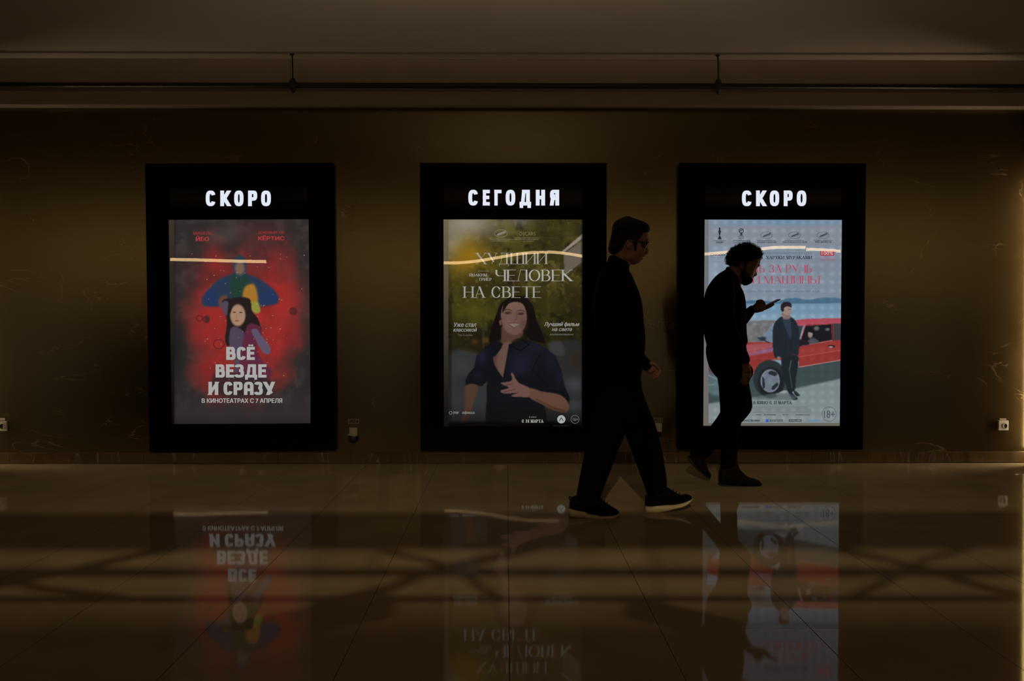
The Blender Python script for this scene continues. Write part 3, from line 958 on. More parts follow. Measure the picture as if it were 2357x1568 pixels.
BOX = [
    dict(outer=(338.5, 770, 375.5, 1039.5), header=(388, 709, 428, 489), window=(390, 712.5, 505, 976), roll=-0.3,
         letters=[('С', 473.6, 496), ('К', 507, 529.5), ('О', 539, 560.5), ('Р', 571, 592), ('О', 601, 623.5)], ly=(438.8, 474.6),
         lab='light box headed СКОРО with the red smoky poster, left of the wide bare wall'),
    dict(outer=(967, 1396, 375, 1039), header=(1021, 1342, 428, 489), window=(1021, 1340.5, 505, 982.5), roll=0,
         letters=[('С', 1078, 1100.3), ('Е', 1111.5, 1127.5), ('Г', 1138, 1154.3), ('О', 1164, 1186), ('Д', 1195.8, 1222.5), ('Н', 1233.3, 1254.6), ('Я', 1266, 1287)], ly=(437, 473.2),
         lab='light box headed СЕГОДНЯ with the autumn green poster, beside the taller man'),
    dict(outer=(1562, 1990, 375.5, 1035), header=(1622, 1940, 428, 489), window=(1620.5, 1937, 505.5, 981), roll=0.1,
         letters=[('С', 1707.8, 1730.3), ('К', 1740.3, 1762.5), ('О', 1771.8, 1793.5), ('Р', 1804, 1824.5), ('О', 1834, 1856)], ly=(438.6, 474.6),
         lab='light box headed СКОРО with the pale blue poster, behind the man with the phone'),
]
# screws that catch the light on the frame fronts
SCREWS = [[(770.5, 941)], [(1069.5, 481), (1132.5, 481.5), (1235.5, 483)], [(1573.5, 378.5), (1851.5, 485.7), (1890, 485.7)]]
BOXES = []
for b, sc in zip(BOX, SCREWS):
    t, hw = light_box(b['outer'], b['header'], b['window'], b['letters'], b['ly'], b['lab'], b['roll'])
    BOXES.append((t, hw))
    for px, py in sc:
        p = U(px, py, -0.063)
        s = MB().lathe((p.x, -0.0635, p.z), [(0.0002, -0.001), (0.0022, -0.0008), (0.0026, 0.001), (0.0002, 0.0016)], 10, 'y').build('screw', 'screw', t, smooth=True)
        s.matrix_parent_inverse = t.matrix_world.inverted()

def diffuser(i, cols):
    """the lit sheet behind the print that shows past its edges; cols: colours at the top and the bottom"""
    t, hw = BOXES[i]
    y = -0.030
    me = MB()
    n = 24
    for k in range(n + 1):
        z = hw[2] - .012 + (hw[3] - hw[2] + .024) * k / n
        me.v += [(hw[0] - .012, y, z), (hw[1] + .012, y, z)]
        if k: me.f.append((2 * k - 2, 2 * k - 1, 2 * k + 1, 2 * k))
    o = me.build('diffuser', M['art'], t)
    at = o.data.color_attributes.new('print', 'FLOAT_COLOR', 'POINT')
    for k in range(n + 1):
        v = (k / n) ** .9
        c = [lin(a * (1 - v) + b * v) for b, a in zip(cols[0], cols[1])]
        for s in (0, 1): at.data[2 * k + s].color = (*c, 1)
    o.matrix_parent_inverse = t.matrix_world.inverted()
diffuser(0, ((62, 54, 42), (10, 9, 10)))
diffuser(1, ((120, 106, 80), (14, 13, 14)))
diffuser(2, ((120, 122, 128), (112, 106, 98)))

# ---- poster: red smoke
c1, c2 = crop(320, 360), crop(320, 700)
A = Art(401, 714.5, 504, 976, 1.25, 3)
n1, n2, n3 = A.noise(90, 5), A.noise(60, 5), A.noise(22, 3)
A.a[:] = (50, 45, 44)
A.mix(np.clip((n3 - .45) * 1.6, 0, .5), (74, 66, 64))
rm = np.exp(-((A.X - 560) / 135) ** 4 - ((A.Y - 725) / 195) ** 4)
rm = np.clip(rm * 1.7 - .55 + (n1 - .5) * 2.0, 0, 1)
A.mix(rm, (150, 45, 42))
A.mix(np.clip((n2 - .55) * 3, 0, 1) * rm, (186, 52, 46))
A.mix(np.clip((n1 - .52) * 3, 0, .8) * rm, (104, 36, 36))
A.blob(600, 545, 60, 35, (96, 42, 44), .55); A.blob(520, 540, 40, 22, (92, 82, 80), .45)
A.blob(470, 620, 45, 40, (120, 40, 40), .35); A.blob(665, 700, 40, 70, (176, 50, 46), .55); A.blob(470, 735, 55, 40, (170, 48, 44), .5)
A.blob(405, 800, 22, 90, (34, 32, 33), .9); A.blob(712, 860, 16, 60, (40, 36, 37), .7)
A.mix(np.clip((A.Y - 905) / 50, 0, .85), (58, 51, 52)); A.mix(np.clip((A.Y - 955) / 30, 0, .5), (44, 40, 41))
# a plain second figure in a blue coat, in the colours of the print
A.poly(c1([(930, 1180), (790, 1240), (700, 1330), (630, 1420), (650, 1500), (760, 1500), (850, 1520), (1010, 1560), (1180, 1520), (1290, 1490), (1390, 1470), (1390, 1390), (1310, 1300), (1220, 1235), (1085, 1180)]), (44, 58, 82), 1.6)
A.poly(c1([(660, 1400), (730, 1320), (800, 1420), (760, 1490), (680, 1480)]), (40, 56, 94), 2.5); A.poly(c1([(1380, 1400), (1300, 1310), (1220, 1420), (1260, 1490), (1350, 1470)]), (40, 56, 94), 2.5)
A.poly(c1([(940, 1180), (1080, 1180), (1110, 1370), (1010, 1440), (910, 1360)]), (38, 64, 54), 2.5)
A.ell(*c1([(1010, 1110)])[0], 15, 21, (50, 66, 96), .3); A.ell(*c1([(1010, 1120)])[0], 10.5, 15, (126, 96, 82), .3); A.poly(c1([(955, 1090), (960, 1020), (1010, 985), (1065, 1020), (1070, 1090), (1040, 1050), (980, 1050)]), (46, 62, 70), 1.0)
A.poly(c1([(1060, 1310), (1150, 1280), (1190, 1400), (1180, 1490), (1090, 1510), (1040, 1420)]), (170, 118, 46), 2.0); A.poly(c1([(1120, 1470), (1190, 1460), (1215, 1560), (1140, 1560)]), (146, 144, 62), 1.4)
A.poly(c1([(800, 1430), (870, 1390), (890, 1460), (820, 1530)]), (108, 72, 56), 2.0)
# front figure: long dark hair, grey violet shirt, plum vest
A.poly(c2([(830, -20), (900, -60), (1100, -60), (1130, 60), (1190, 140), (1225, 260), (1180, 300), (1060, 330), (960, 300), (900, 420), (862, 360), (880, 200), (870, 120)]), (40, 31, 30), 1.0)
A.poly(c2([(820, 0), (890, -30), (885, 90), (870, 120)]), (86, 72, 92), 1.2)
A.poly(c2([(920, 240), (1000, 240), (1060, 330), (1010, 700), (960, 690), (950, 480), (905, 400)]), (82, 70, 88), 1.2)
A.poly(c2([(1050, 330), (1100, 200), (1200, 220), (1230, 330), (1180, 420), (1230, 560), (1330, 660), (1310, 730), (1180, 760), (1000, 740), (1010, 560)]), (96, 42, 62), 1.4)
A.poly(c2([(1125, 260), (1180, 250), (1215, 300), (1310, 420), (1310, 490), (1250, 490), (1180, 380)]), (98, 84, 108), 1.0)
A.poly(c2([(760, 700), (1010, 690), (1300, 740), (1300, 900), (1000, 930), (750, 880)]), (46, 40, 42), 3.5, .8)
A.ell(*c2([(990, 110)])[0], 17.5, 25, (172, 134, 110), .12)
A.poly(c2([(905, 20), (960, -40), (1060, -40), (1080, 60), (1045, 10), (990, -10), (940, 20), (915, 90)]), (40, 31, 30), .8)
for p in ((955, 80), (1020, 82)): A.ell(*c2([p])[0], 3.6, 1.3, (62, 44, 40), .5)
A.ell(*c2([(980, 165)])[0], 5, 1.6, (130, 74, 68), .5); A.line(c2([(982, 90), (975, 135), (985, 142)]), 1.1, (138, 100, 82), .7)
for (a, b), r in zip(c2([(607, 140), (672, 150), (800, 400), (1545, 70)]), (7, 7, 12, 8)):
    A.line([(a + r * math.cos(q / 3), b + r * .9 * math.sin(q / 3)) for q in range(20)], 2.0, (88, 34, 36), .8)
A.ell(*c2([(680, 150)])[0], 6, 9, (70, 40, 44), .4, .8); A.ell(*c2([(1550, 70)])[0], 8, 9, (74, 36, 38), .4, .7)
rr = random.Random(5)
for i in range(90):                # floating scraps
    a, b = rr.gauss(560, 55), rr.uniform(580, 900)
    A.ell(a, b, rr.uniform(.6, 1.3), rr.uniform(.5, 1.1), rr.choice([(214, 190, 176), (206, 160, 92), (188, 150, 130)]), .6, .85)
A.mix(np.clip((408 - A.X) / 8, 0, 1) * .5, (26, 24, 24))
A.a *= (1 - .10 * np.clip((A.Y - 880) / 90, 0, 1))[..., None]  # weaker backlight painted into the print towards the bottom
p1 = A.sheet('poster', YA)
tag(p1, 'poster with red smoke and grey title ВСЁ ВЕЗДЕ И СРАЗУ in the left light box', 'poster')
tint = ink(176, 174, 170)
for nm, L, t, b in (('title_letter', [('В', 520.7, 542.4), ('С', 545, 566), ('Ё', 568, 586.5)], 798.7, 828.7),
                    ('title_letter', [('В', 496.2, 518), ('Е', 520.3, 538.6), ('З', 540.6, 561.8), ('Д', 563.3, 592.6), ('Е', 594.4, 613.4)], 838.8, 869.4),
                    ('title_letter', [('И', 479.8, 502.5), ('С', 514.6, 535.5), ('Р', 537.6, 558.5), ('А', 561.4, 583.6), ('З', 585.8, 604.9), ('У', 607, 631.8)], 879, 909.4)):
    block(nm, L, t, b, YT, tint, p1, 8.2, 6.4, 3.0)
text('release_line', 'В КИНОТЕАТРАХ С 7 АПРЕЛЯ', 464.6, 649, 917.4, 927.6, YT, tint, p1, .022)
red_ink = ink(176, 58, 58)
text('name_line', 'МИШЕЛЬ', 445, 486.5, 533.8, 540.3, YT, ink(150, 52, 52), p1, .02)
text('name_line', 'ЙЕО', 451.2, 480.7, 543, 555, YT, red_ink, p1, .03)
text('name_line', 'ДЖЕЙМИ ЛИ', 594.7, 654, 531.2, 539, YT, ink(150, 52, 52), p1, .02)
text('name_line', 'КЁРТИС', 594.7, 654.2, 541.8, 553.3, YT, red_ink, p1, .03)

# ---- poster: autumn green
c3, c4 = crop(950, 360), crop(950, 690)
A = Art(1032, 1342, 504, 984, 1.25, 11)
n1, n2, n3 = A.noise(46, 5), A.noise(20, 4), A.noise(11, 3)
A.a[:] = (58, 52, 24)
A.mix(np.clip((n1 - .42) * 3.2, 0, 1), (92, 84, 34)); A.mix(np.clip((n2 - .55) * 4, 0, .9), (34, 30, 18))
A.mix(np.clip((n3 - .6) * 4, 0, .6), (112, 100, 44))
A.blob(1075, 515, 75, 36, (150, 140, 122), 1.0); A.blob(1045, 560, 26, 40, (150, 142, 124), .8); A.blob(1200, 508, 34, 14, (122, 116, 116), .6)
A.blob(1083, 588, 42, 36, (150, 112, 26), .95); A.blob(1060, 610, 26, 18, (166, 118, 30), .6); A.blob(1050, 640, 30, 30, (96, 84, 24), .6)
A.blob(1250, 545, 60, 34, (54, 50, 22), .7); A.blob(1310, 525, 36, 22, (66, 62, 28), .7)
A.poly([(1342, 537), (1342, 548), (1297, 582), (1291, 580)], (148, 134, 126), .8, 1, False)
A.poly([(1297, 584), (1342, 552), (1342, 604), (1300, 636)], (106, 96, 82), 1.2, 1, False)
A.line([(1342, 602), (1322, 618), (1290, 640)], 2, (44, 36, 26), .8)
A.blob(1180, 640, 24, 30, (46, 36, 22), .8); A.line([(1160, 618), (1182, 650), (1184, 672)], 3, (96, 82, 56), .6)
A.blob(1085, 715, 60, 32, (104, 98, 30), .85); A.blob(1280, 700, 60, 26, (72, 66, 26), .7); A.blob(1320, 690, 24, 22, (50, 40, 22), .6)
A.mix(np.clip((A.Y - 745) / 40, 0, .55), (40, 35, 22))
A.line([(1112, 728), (1113, 800)], 5, (74, 68, 58), .7); A.blob(1118, 783, 9, 7, (140, 96, 44), .7); A.blob(1092, 786, 8, 7, (126, 70, 48), .7); A.blob(1030, 782, 6, 4, (150, 74, 60), .8)
A.poly([(1032, 818), (1100, 814), (1120, 840), (1120, 978), (1032, 978)], (72, 73, 77), 3.5, .95)
A.blob(1060, 845, 26, 22, (92, 88, 84), .6); A.blob(1068, 880, 24, 18, (54, 58, 66), .5)
A.poly([(1286, 792), (1342, 800), (1342, 978), (1262, 978), (1270, 860)], (62, 60, 60), 3.5, .95)
A.poly([(1262, 790), (1290, 785), (1300, 815), (1272, 815)], (84, 82, 88), 2, .9)
A.blob(1330, 830, 18, 22, (66, 50, 38), .7); A.blob(1322, 885, 24, 18, (92, 96, 102), .8); A.blob(1322, 935, 22, 14, (84, 90, 98), .8)
sk, sk2, navy, lit = (150, 112, 98), (118, 82, 70), (27, 28, 34), (46, 44, 68)
A.poly(c4([(1060, -45), (960, -20), (880, 40), (840, 140), (800, 250), (765, 400), (800, 435), (870, 400), (930, 330), (1100, 340), (1180, 400), (1270, 425), (1325, 425), (1290, 310), (1240, 190), (1205, 60), (1140, -20)]), (30, 22, 21), .9)
A.poly(c4([(905, 250), (1095, 300), (1085, 370), (985, 440), (905, 785), (825, 660), (800, 560), (880, 470)]), sk2, 1.0)
A.poly(c4([(880, 460), (985, 440), (905, 780), (840, 640)]), sk, 2.0, .8)
A.poly(c4([(885, 130), (920, 40), (1030, 0), (1110, 40), (1142, 150), (1130, 250), (1080, 330), (1010, 350), (930, 310), (895, 230)]), sk, .9)
A.blob(*c4([(960, 230)])[0], 10, 16, (164, 122, 110), .7); A.blob(*c4([(1110, 240)])[0], 7, 14, (124, 84, 74), .7)
A.poly(c4([(870, 200), (895, 210), (890, 255), (870, 245)]), (140, 96, 82), .7)
A.poly(c4([(930, 10), (1060, -30), (1130, 40), (1150, 140), (1110, 50), (1040, 20), (960, 40), (900, 130)]), (30, 22, 21), .8)
for a, b in ((955, 130), (1085, 138)):
    A.ell(*c4([(a, b)])[0], 7.0, 3.0, (66, 44, 40), .5, .85); A.line(c4([(a - 38, b - 28), (a, b - 36), (a + 36, b - 24)]), 1.8, (60, 40, 36), .8)
A.line(c4([(1035, 120), (1045, 180), (1020, 205)]), 1.6, (116, 78, 68), .8)
A.poly(c4([(965, 240), (1020, 235), (1070, 240), (1045, 268), (1010, 272)]), (176, 160, 150), .8); A.line(c4([(962, 234), (1015, 230), (1072, 236)]), 1.4, (118, 60, 56), .8); A.line(c4([(970, 250), (1015, 278), (1062, 255)]), 1.6, (126, 66, 60), .8)
shirt = c4([(800, 440), (720, 475), (640, 560), (615, 680), (560, 740), (525, 810), (530, 858), (620, 865), (700, 862), (745, 812), (740, 1000), (728, 1240), (1355, 1240), (1340, 1180), (1320, 1060), (1250, 960), (1400, 935), (1480, 960), (1565, 1055), (1575, 980), (1520, 860), (1490, 700), (1430, 560), (1330, 480), (1200, 415), (1110, 390), (965, 445), (930, 640), (905, 782), (820, 660), (800, 560)])
A.poly(shirt, navy, .8, 1, False)
A.poly(c4([(770, 440), (860, 415), (905, 440), (885, 490), (830, 560), (790, 580), (735, 500)]), navy, .8, 1, False)
sm = A.mask(shirt, .8)
for a, b, rx, ry, al in ((690, 560, 16, 20, .9), (1100, 600, 34, 26, .75), (1230, 470, 26, 12, .8), (1380, 590, 16, 34, .6), (1060, 690, 22, 14, .8), (1470, 780, 12, 26, .5), (650, 760, 12, 10, .5)):
    q = c4([(a, b)])[0]
    A.mix(np.exp(-((A.X - q[0]) / rx) ** 2 - ((A.Y - q[1]) / ry) ** 2) * al * sm, lit)
for pts, al in (([(965, 450), (1080, 510), (1160, 450), (1110, 400)], .9), ([(1290, 520), (1200, 700), (1350, 860)], .6), ([(760, 900), (800, 1230), (900, 1230)], .5), ([(1380, 900), (1500, 930), (1570, 1010)], .7)):
    A.line(c4(pts), 2.5, (17, 18, 22), al, 1.2)
A.poly(c4([(530, 862), (660, 865), (615, 1010), (575, 1150), (515, 1235), (480, 1235), (525, 1050)]), (112, 78, 62), .9)
A.poly(c4([(1165, 885), (1300, 920), (1480, 955), (1565, 1050), (1540, 1130), (1420, 1110), (1260, 1030), (1160, 970)]), (138, 96, 78), .9)
A.line(c4([(1240, 1000), (1420, 1090), (1540, 1125)]), 5, (104, 64, 50), .6, 1.5)
A.poly(c4([(880, 835), (990, 810), (985, 740), (1005, 738), (1060, 830), (1170, 885), (1165, 970), (1090, 975), (985, 965), (1040, 935), (920, 940), (880, 910), (960, 880)]), (150, 108, 98), .8)
for pts in ([(890, 870), (1000, 840)], [(915, 925), (1030, 895)], [(985, 950), (1060, 930)]):
    A.line(c4(pts), 1.3, (92, 58, 52), .8)
A.mix(np.clip((A.Y - 925) / 50, 0, 1) ** 1.5 * .55, (10, 10, 10)); A.mix(np.clip((A.Y - 968) / 7, 0, 1), (7, 7, 7))  # uneven backlight painted into the print: dimmer towards the bottom
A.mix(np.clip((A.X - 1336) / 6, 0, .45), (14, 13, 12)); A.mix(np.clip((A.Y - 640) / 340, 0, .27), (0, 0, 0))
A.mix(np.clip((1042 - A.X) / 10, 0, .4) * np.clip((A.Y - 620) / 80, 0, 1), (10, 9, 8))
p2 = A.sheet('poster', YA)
tag(p2, 'poster of a dark-haired runner before autumn trees in the СЕГОДНЯ light box', 'poster')
ser = ink(166, 160, 148)
word('title_word', 'ХУДШИЙ', 1096, 1259, 582.2, 608.2, YT, ser, p2, 3.7, .85)
word('title_word', 'ЧЕЛОВЕК', 1140.5, 1317, 621, 647.2, YT, ink(176, 173, 166), p2, 4.0, .9)
word('title_word', 'НА СВЕТЕ', 1067.5, 1245.5, 659.6, 685.6, YT, ink(168, 164, 158), p2, 3.9, .9)
word('director_word', 'ЙОАКИМ', 1080.6, 1121, 630, 636.3, YT, ser, p2, 1.3, .6)
word('director_word', 'ТРИЕР', 1101.6, 1131.8, 640, 646.4, YT, ser, p2, 1.3, .6)
text('director_line', 'режиссёр', 1101, 1126.5, 621, 627, YT, ink(120, 112, 92), p2, -.005)
for s, a, b, t, u in (('Уже стал', 1044.6, 1096.4, 742.5, 752.6), ('классикой', 1043.4, 1097.6, 754.5, 763.6), ('Лучший фильм', 1252.6, 1333.6, 741.3, 753.5), ('на свете', 1270.7, 1316.6, 755.6, 762.4)):
    text('quote_line', s, a, b, t, u, YT, ink(158, 156, 152), p2, .012, .28)
text('quote_source', 'The Guardian', 1053.8, 1087.8, 769, 773.6, YT, ink(104, 102, 96), p2)
microtext('quote_source', [(1266, 1320, 768, 772)], YT, ink(96, 95, 90), p2, 4)
ring_mark('festival_mark', 1152.9, 537.5, 15, 8.5, .8, YT, ink(150, 144, 128), p2, extra=palm(1152.9, 537.5, 1.2))
text('festival_mark', 'OSCARS', 1194.5, 1232.4, 534, 542.4, YT, ink(120, 112, 84), p2, -.018)
microtext('festival_print', [(1129, 1176, 549.6, 551.6), (1133, 1173, 553.6, 555.6)], YT, ink(120, 114, 92), p2, 5)
microtext('festival_print', [(1187.5, 1239, 546.8, 548.6), (1188, 1239.5, 550.4, 552.2), (1199, 1229, 554.2, 556)], YT, ink(124, 114, 84), p2, 6)
ring_mark('distributor_mark', 1037.4, 950.6, 3.4, 3.2, 1.5, YT, ink(112, 112, 112), p2)
text('distributor_mark', 'nw', 1043, 1056.6, 947.4, 953.4, YT, ink(128, 128, 128), p2, .02, .2)
text('distributor_mark', 'афиша', 1064, 1092.4, 946.6, 954.6, YT, ink(128, 126, 122), p2, .02)
text('release_line', 'в кино', 1217.6, 1234.6, 958.6, 962.2, YT, ink(128, 126, 122), p2, .0, .2)
word('release_word', 'С 24 МАРТА', 1201, 1250.4, 966, 973, YT, ink(172, 170, 164), p2, 1.5, .85)
mb = [[(1292 + 9.4 * math.cos(2 * PI * i / 36), 965.5 + 9.4 * math.sin(2 * PI * i / 36)) for i in range(36)]]
o = MB()
for poly in mb: o.add([U(a, b, YT) for a, b in poly], [tuple(range(len(poly)))])
d = o.build('distributor_mark', ink(176, 178, 178), p2)
o = MB()
for poly in strip([(1287.2, 969.6), (1292, 961.6), (1296.8, 969.6)], 1.5): o.add([U(a, b, YT - .0004) for a, b in poly], [(0, 1, 2, 3)])
o.build('distributor_caret', ink(24, 24, 26), d)
ring_mark('age_mark', 1323.5, 965.5, 9.3, 9.3, .8, YT, ink(132, 132, 130), p2)
text('age_mark', '16+', 1319, 1330, 961.6, 969.6, YT, ink(132, 132, 130), p2)
microtext('age_print', [(1274, 1310, 979, 981.4)], YT, ink(34, 33, 31), p2, 8)

# ---- poster: pale blue
c5, c6 = crop(1550, 360), crop(1550, 690)
A = Art(1631, 1938, 505, 974, 1.25, 23)
n1, n2 = A.noise(50, 4, .4), A.noise(8, 2)
A.a[:] = (134, 148, 164)
A.mix(np.clip((n1 - .45) * 1.6, 0, .6), (152, 162, 176))
A.mix(np.clip((519 - A.Y) / 4, 0, 1) * np.clip(1 - np.abs(A.X - 1800) / 200, .2, 1), (116, 144, 172)); A.mix(((A.Y > 519) & (A.Y < 565)) * .55, (146, 146, 156))
A.blob(1640, 640, 26, 60, (152, 170, 186), .7); A.blob(1900, 610, 60, 26, (128, 136, 150), .5)
A.mix(np.clip((A.Y - 690) / 5, 0, 1), (122, 154, 180)); A.mix(np.clip((A.Y - 715) / 30, 0, .7), (146, 170, 188))
A.poly(c5([(690, 1450), (800, 1440), (1050, 1455), (1120, 1425), (1220, 1415), (1350, 1438), (1480, 1415), (1600, 1412), (1700, 1425), (1700, 1470), (690, 1475)]), (78, 112, 140), .9, 1, False)
A.poly(c6([(300, 218), (1000, 205), (1100, 230), (1020, 430), (300, 430)]), (112, 110, 112), 1.0, 1, False)
A.mix(A.mask(c6([(300, 218), (1000, 205), (1100, 230), (1020, 430), (300, 430)]), .6) * np.clip((n2 - .4) * 2, 0, .7), (134, 132, 132))
A.poly(c6([(300, 800), (1700, 800), (1700, 1250), (300, 1250)]), (132, 144, 146), 1.0, 1, False)
A.mix(np.clip((A.Y - 900) / 60, 0, 1) * .4, (152, 156, 160))
A.poly(c6([(300, 700), (460, 780), (800, 720), (1260, 660), (1700, 590), (1700, 785), (1240, 885), (1000, 965), (740, 985), (300, 1050)]), (66, 80, 82), 1.6, 1, False)
A.poly(c6([(330, 660), (470, 780), (470, 960), (330, 900)]), (92, 112, 116), 2.0); A.line(c6([(350, 755), (450, 805)]), 1.5, (150, 166, 168), .8); A.line(c6([(350, 855), (410, 850)]), 1.5, (140, 156, 158), .7); A.poly(c6([(340, 640), (420, 720), (420, 760), (340, 700)]), (104, 62, 72), 2, .8)
red, pink = (152, 56, 54), (174, 94, 102)
A.poly(c6([(300, 560), (700, 425), (1000, 420), (1270, 450), (1270, 620), (1000, 600), (930, 620), (870, 680), (830, 735), (790, 738), (640, 730), (300, 660)]), red, .8, 1, False)
A.poly(c6([(640, 455), (1000, 430), (1000, 520), (780, 560), (640, 570)]), pink, 1.8, .8, False); A.poly(c6([(720, 560), (900, 500), (1000, 470), (1000, 510), (860, 540)]), (138, 96, 146), 1.2, .75); A.line(c6([(700, 530), (1000, 480)]), 1, (130, 54, 60), .6)
A.line(c6([(760, 608), (860, 606), (950, 600)]), 1.1, (116, 44, 46), .7); A.line(c6([(780, 738), (830, 734)]), 1.4, (170, 150, 150), .8)
A.poly(c6([(878, 390), (1005, 225), (1300, 238), (1262, 430), (1000, 430)]), (118, 136, 158), .8, 1, False); A.line(c6([(850, 380), (960, 430)]), 2.5, (40, 44, 52), .9); A.ell(*c6([(895, 390)])[0], 8, 5, (48, 54, 62), .4)
A.poly(c6([(1215, 205), (1330, 190), (1700, 180), (1700, 240), (1330, 250), (1295, 275), (1240, 245)]), (184, 78, 92), .9, 1, False); A.line(c6([(1380, 180), (1450, 205)]), .9, (136, 58, 66), .6)
A.poly(c6([(1330, 246), (1700, 236), (1700, 602), (1255, 678), (1250, 470)]), red, .8, 1, False)
A.poly(c6([(1258, 490), (1700, 420), (1700, 500), (1258, 575)]), (166, 64, 58), 2, .6, False)
A.line(c6([(1258, 572), (1700, 500)]), .9, (206, 120, 110), .7); A.line(c6([(1258, 674), (1700, 600)]), 1.6, (196, 160, 160), .8)
A.poly(c6([(1325, 262), (1582, 244), (1590, 400), (1280, 455), (1275, 400)]), (30, 30, 36), .8, 1, False); A.poly(c6([(1602, 240), (1700, 236), (1700, 395), (1608, 408)]), (66, 64, 72), .8, 1, False)
A.poly(c6([(1240, 255), (1300, 262), (1260, 400), (1235, 400)]), (52, 66, 72), .8, 1, False)
A.line(c6([(1592, 240), (1600, 408)]), 1.8, (70, 40, 42), .9); A.line(c6([(1290, 458), (1590, 408)]), 1.3, (186, 140, 140), .7); A.line(c6([(1318, 258), (1265, 440)]), 2.2, (196, 80, 84), .9)
A.ell(*c6([(1375, 335)])[0], 8, 10, (30, 27, 28), .3); A.ell(*c6([(1372, 345)])[0], 5.4, 8.4, (158, 136, 128), .3); A.poly(c6([(1350, 300), (1420, 300), (1415, 330), (1360, 322)]), (28, 25, 26), .6); A.poly(c6([(1340, 420), (1400, 380), (1460, 425), (1370, 440)]), (80, 80, 86), .8); A.ell(*c6([(1435, 285)])[0], 6, 5, (120, 124, 130), .4, .8); A.ell(*c6([(1545, 295)])[0], 5, 3.4, (130, 124, 126), .4, .8)
A.poly(c6([(1245, 400), (1330, 405), (1362, 445), (1280, 460), (1252, 470)]), (38, 36, 42), .8)
A.ell(*c6([(1585, 466)])[0], 8, 3.4, (44, 34, 38), .3); A.ell(*c6([(1578, 472)])[0], 5, 1.6, (180, 170, 170), .4)
A.ell(*c6([(965, 790)])[0], 38, 43, (46, 54, 56), .04); A.ell(*c6([(975, 830)])[0], 30, 36, (34, 38, 40), .08)
A.ell(*c6([(970, 812)])[0], 22, 26.5, (136, 146, 160), .06); A.ell(*c6([(970, 812)])[0], 19.5, 24, (112, 120, 134), .06)
for pts in ([(950, 735), (985, 710), (1040, 735), (1020, 765), (975, 752)], [(890, 770), (912, 800), (915, 880), (895, 880)], [(985, 880), (1040, 830), (1050, 860), (1000, 905)]):
    A.poly(c6(pts), (44, 50, 54), .7)
A.ell(*c6([(965, 815)])[0], 7, 8, (120, 130, 144), .3)
A.poly(c6([(1030, 945), (1120, 905), (1140, 935), (1050, 960)]), (150, 158, 156), .8)
# standing figure in dark clothes
coat = (38, 44, 52)
A.poly(c6([(1090, 565), (1240, 560), (1250, 640), (1230, 780), (1215, 905), (1150, 920), (1125, 850), (1095, 760)]), (34, 42, 46), .8)
A.line(c6([(1160, 690), (1190, 880)]), 2, (96, 112, 112), .5); A.line(c6([(1180, 610), (1165, 690)]), 2.5, (150, 160, 160), .35)
A.poly(c6([(1090, 165), (1045, 195), (1003, 260), (993, 400), (1005, 540), (1035, 585), (1140, 560), (1200, 545), (1250, 550), (1262, 400), (1255, 290), (1222, 205), (1165, 165)]), coat, .8)
A.poly(c6([(1095, 185), (1165, 175), (1190, 260), (1180, 400), (1130, 300)]), (54, 64, 80), 1.2, .9); A.line(c6([(1180, 190), (1190, 330), (1170, 520)]), 1.3, (22, 26, 32), .7); A.line(c6([(1130, 300), (1120, 540)]), 1.2, (26, 30, 36), .6)
A.poly(c6([(1090, 130), (1165, 150), (1168, 185), (1120, 195), (1088, 165)]), (134, 114, 106), .7)
A.poly(c6([(1085, 80), (1110, 55), (1178, 60), (1183, 110), (1165, 150), (1130, 150), (1098, 125)]), (158, 138, 128), .7)
A.poly(c6([(1082, 110), (1078, 50), (1120, 18), (1175, 30), (1185, 75), (1150, 65), (1115, 75), (1105, 115)]), (42, 36, 42), .7)
A.ell(*c6([(1055, 582)])[0], 4, 3.4, (150, 118, 112), .4); A.line(c6([(1150, 92), (1178, 95)]), 1.1, (66, 52, 54), .7)
A.poly(c6([(1150, 915), (1190, 925), (1245, 985), (1235, 1003), (1190, 1000)]), (30, 36, 42), .8); A.poly(c6([(1205, 905), (1265, 950), (1255, 968), (1220, 960)]), (38, 46, 52), .8); A.line(c6([(1195, 930), (1235, 975)]), 2, (130, 150, 156), .7)
A.poly(c6([(780, 990), (1000, 940), (1160, 940), (1220, 1000), (900, 1000)]), (96, 106, 108), 1.6, .7)
# soft bright spots painted into the print for the rows of lamps behind it
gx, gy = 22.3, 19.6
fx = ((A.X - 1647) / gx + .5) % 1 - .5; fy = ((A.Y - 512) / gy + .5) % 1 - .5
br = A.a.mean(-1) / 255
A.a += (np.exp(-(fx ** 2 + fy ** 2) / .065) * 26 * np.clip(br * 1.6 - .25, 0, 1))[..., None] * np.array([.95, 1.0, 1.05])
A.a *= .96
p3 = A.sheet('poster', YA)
tag(p3, 'pale blue poster with a red car behind the man with the phone', 'poster')
pk, dk, gr = ink(190, 72, 98), ink(44, 50, 66), ink(92, 100, 118)
word('title_word', 'СЯДЬ ЗА РУЛЬ', 1697, 1868.5, 610.2, 627.6, YT, pk, p3, 2.6, .9)
word('title_word', 'МОЕЙ', 1674.5, 1748.6, 635.4, 652.8, YT, pk, p3, 2.6, .9)
word('title_word', 'МАШИНЫ', 1757.8, 1886.6, 635.4, 652.8, YT, pk, p3, 2.6, .9)
text('source_line', 'МУТИ (СЛУЧАЙНОСТЬ И ДОГАДКА)', 1757.8, 1869, 579, 587.4, YT, gr, p3, -.012)
word('source_word', 'ХАРУКИ МУРАКАМИ', 1763.5, 1869, 589, 596.6, YT, dk, p3, 1.6, .7)
text('cast_line', 'НИСИДЗИМА, ТОКО МИУРА, РЭЙКА КИРИСИМА и МАСАКИ ОКАДА', 1705, 1887, 667, 674, YT, ink(86, 100, 118), p3, -.014)
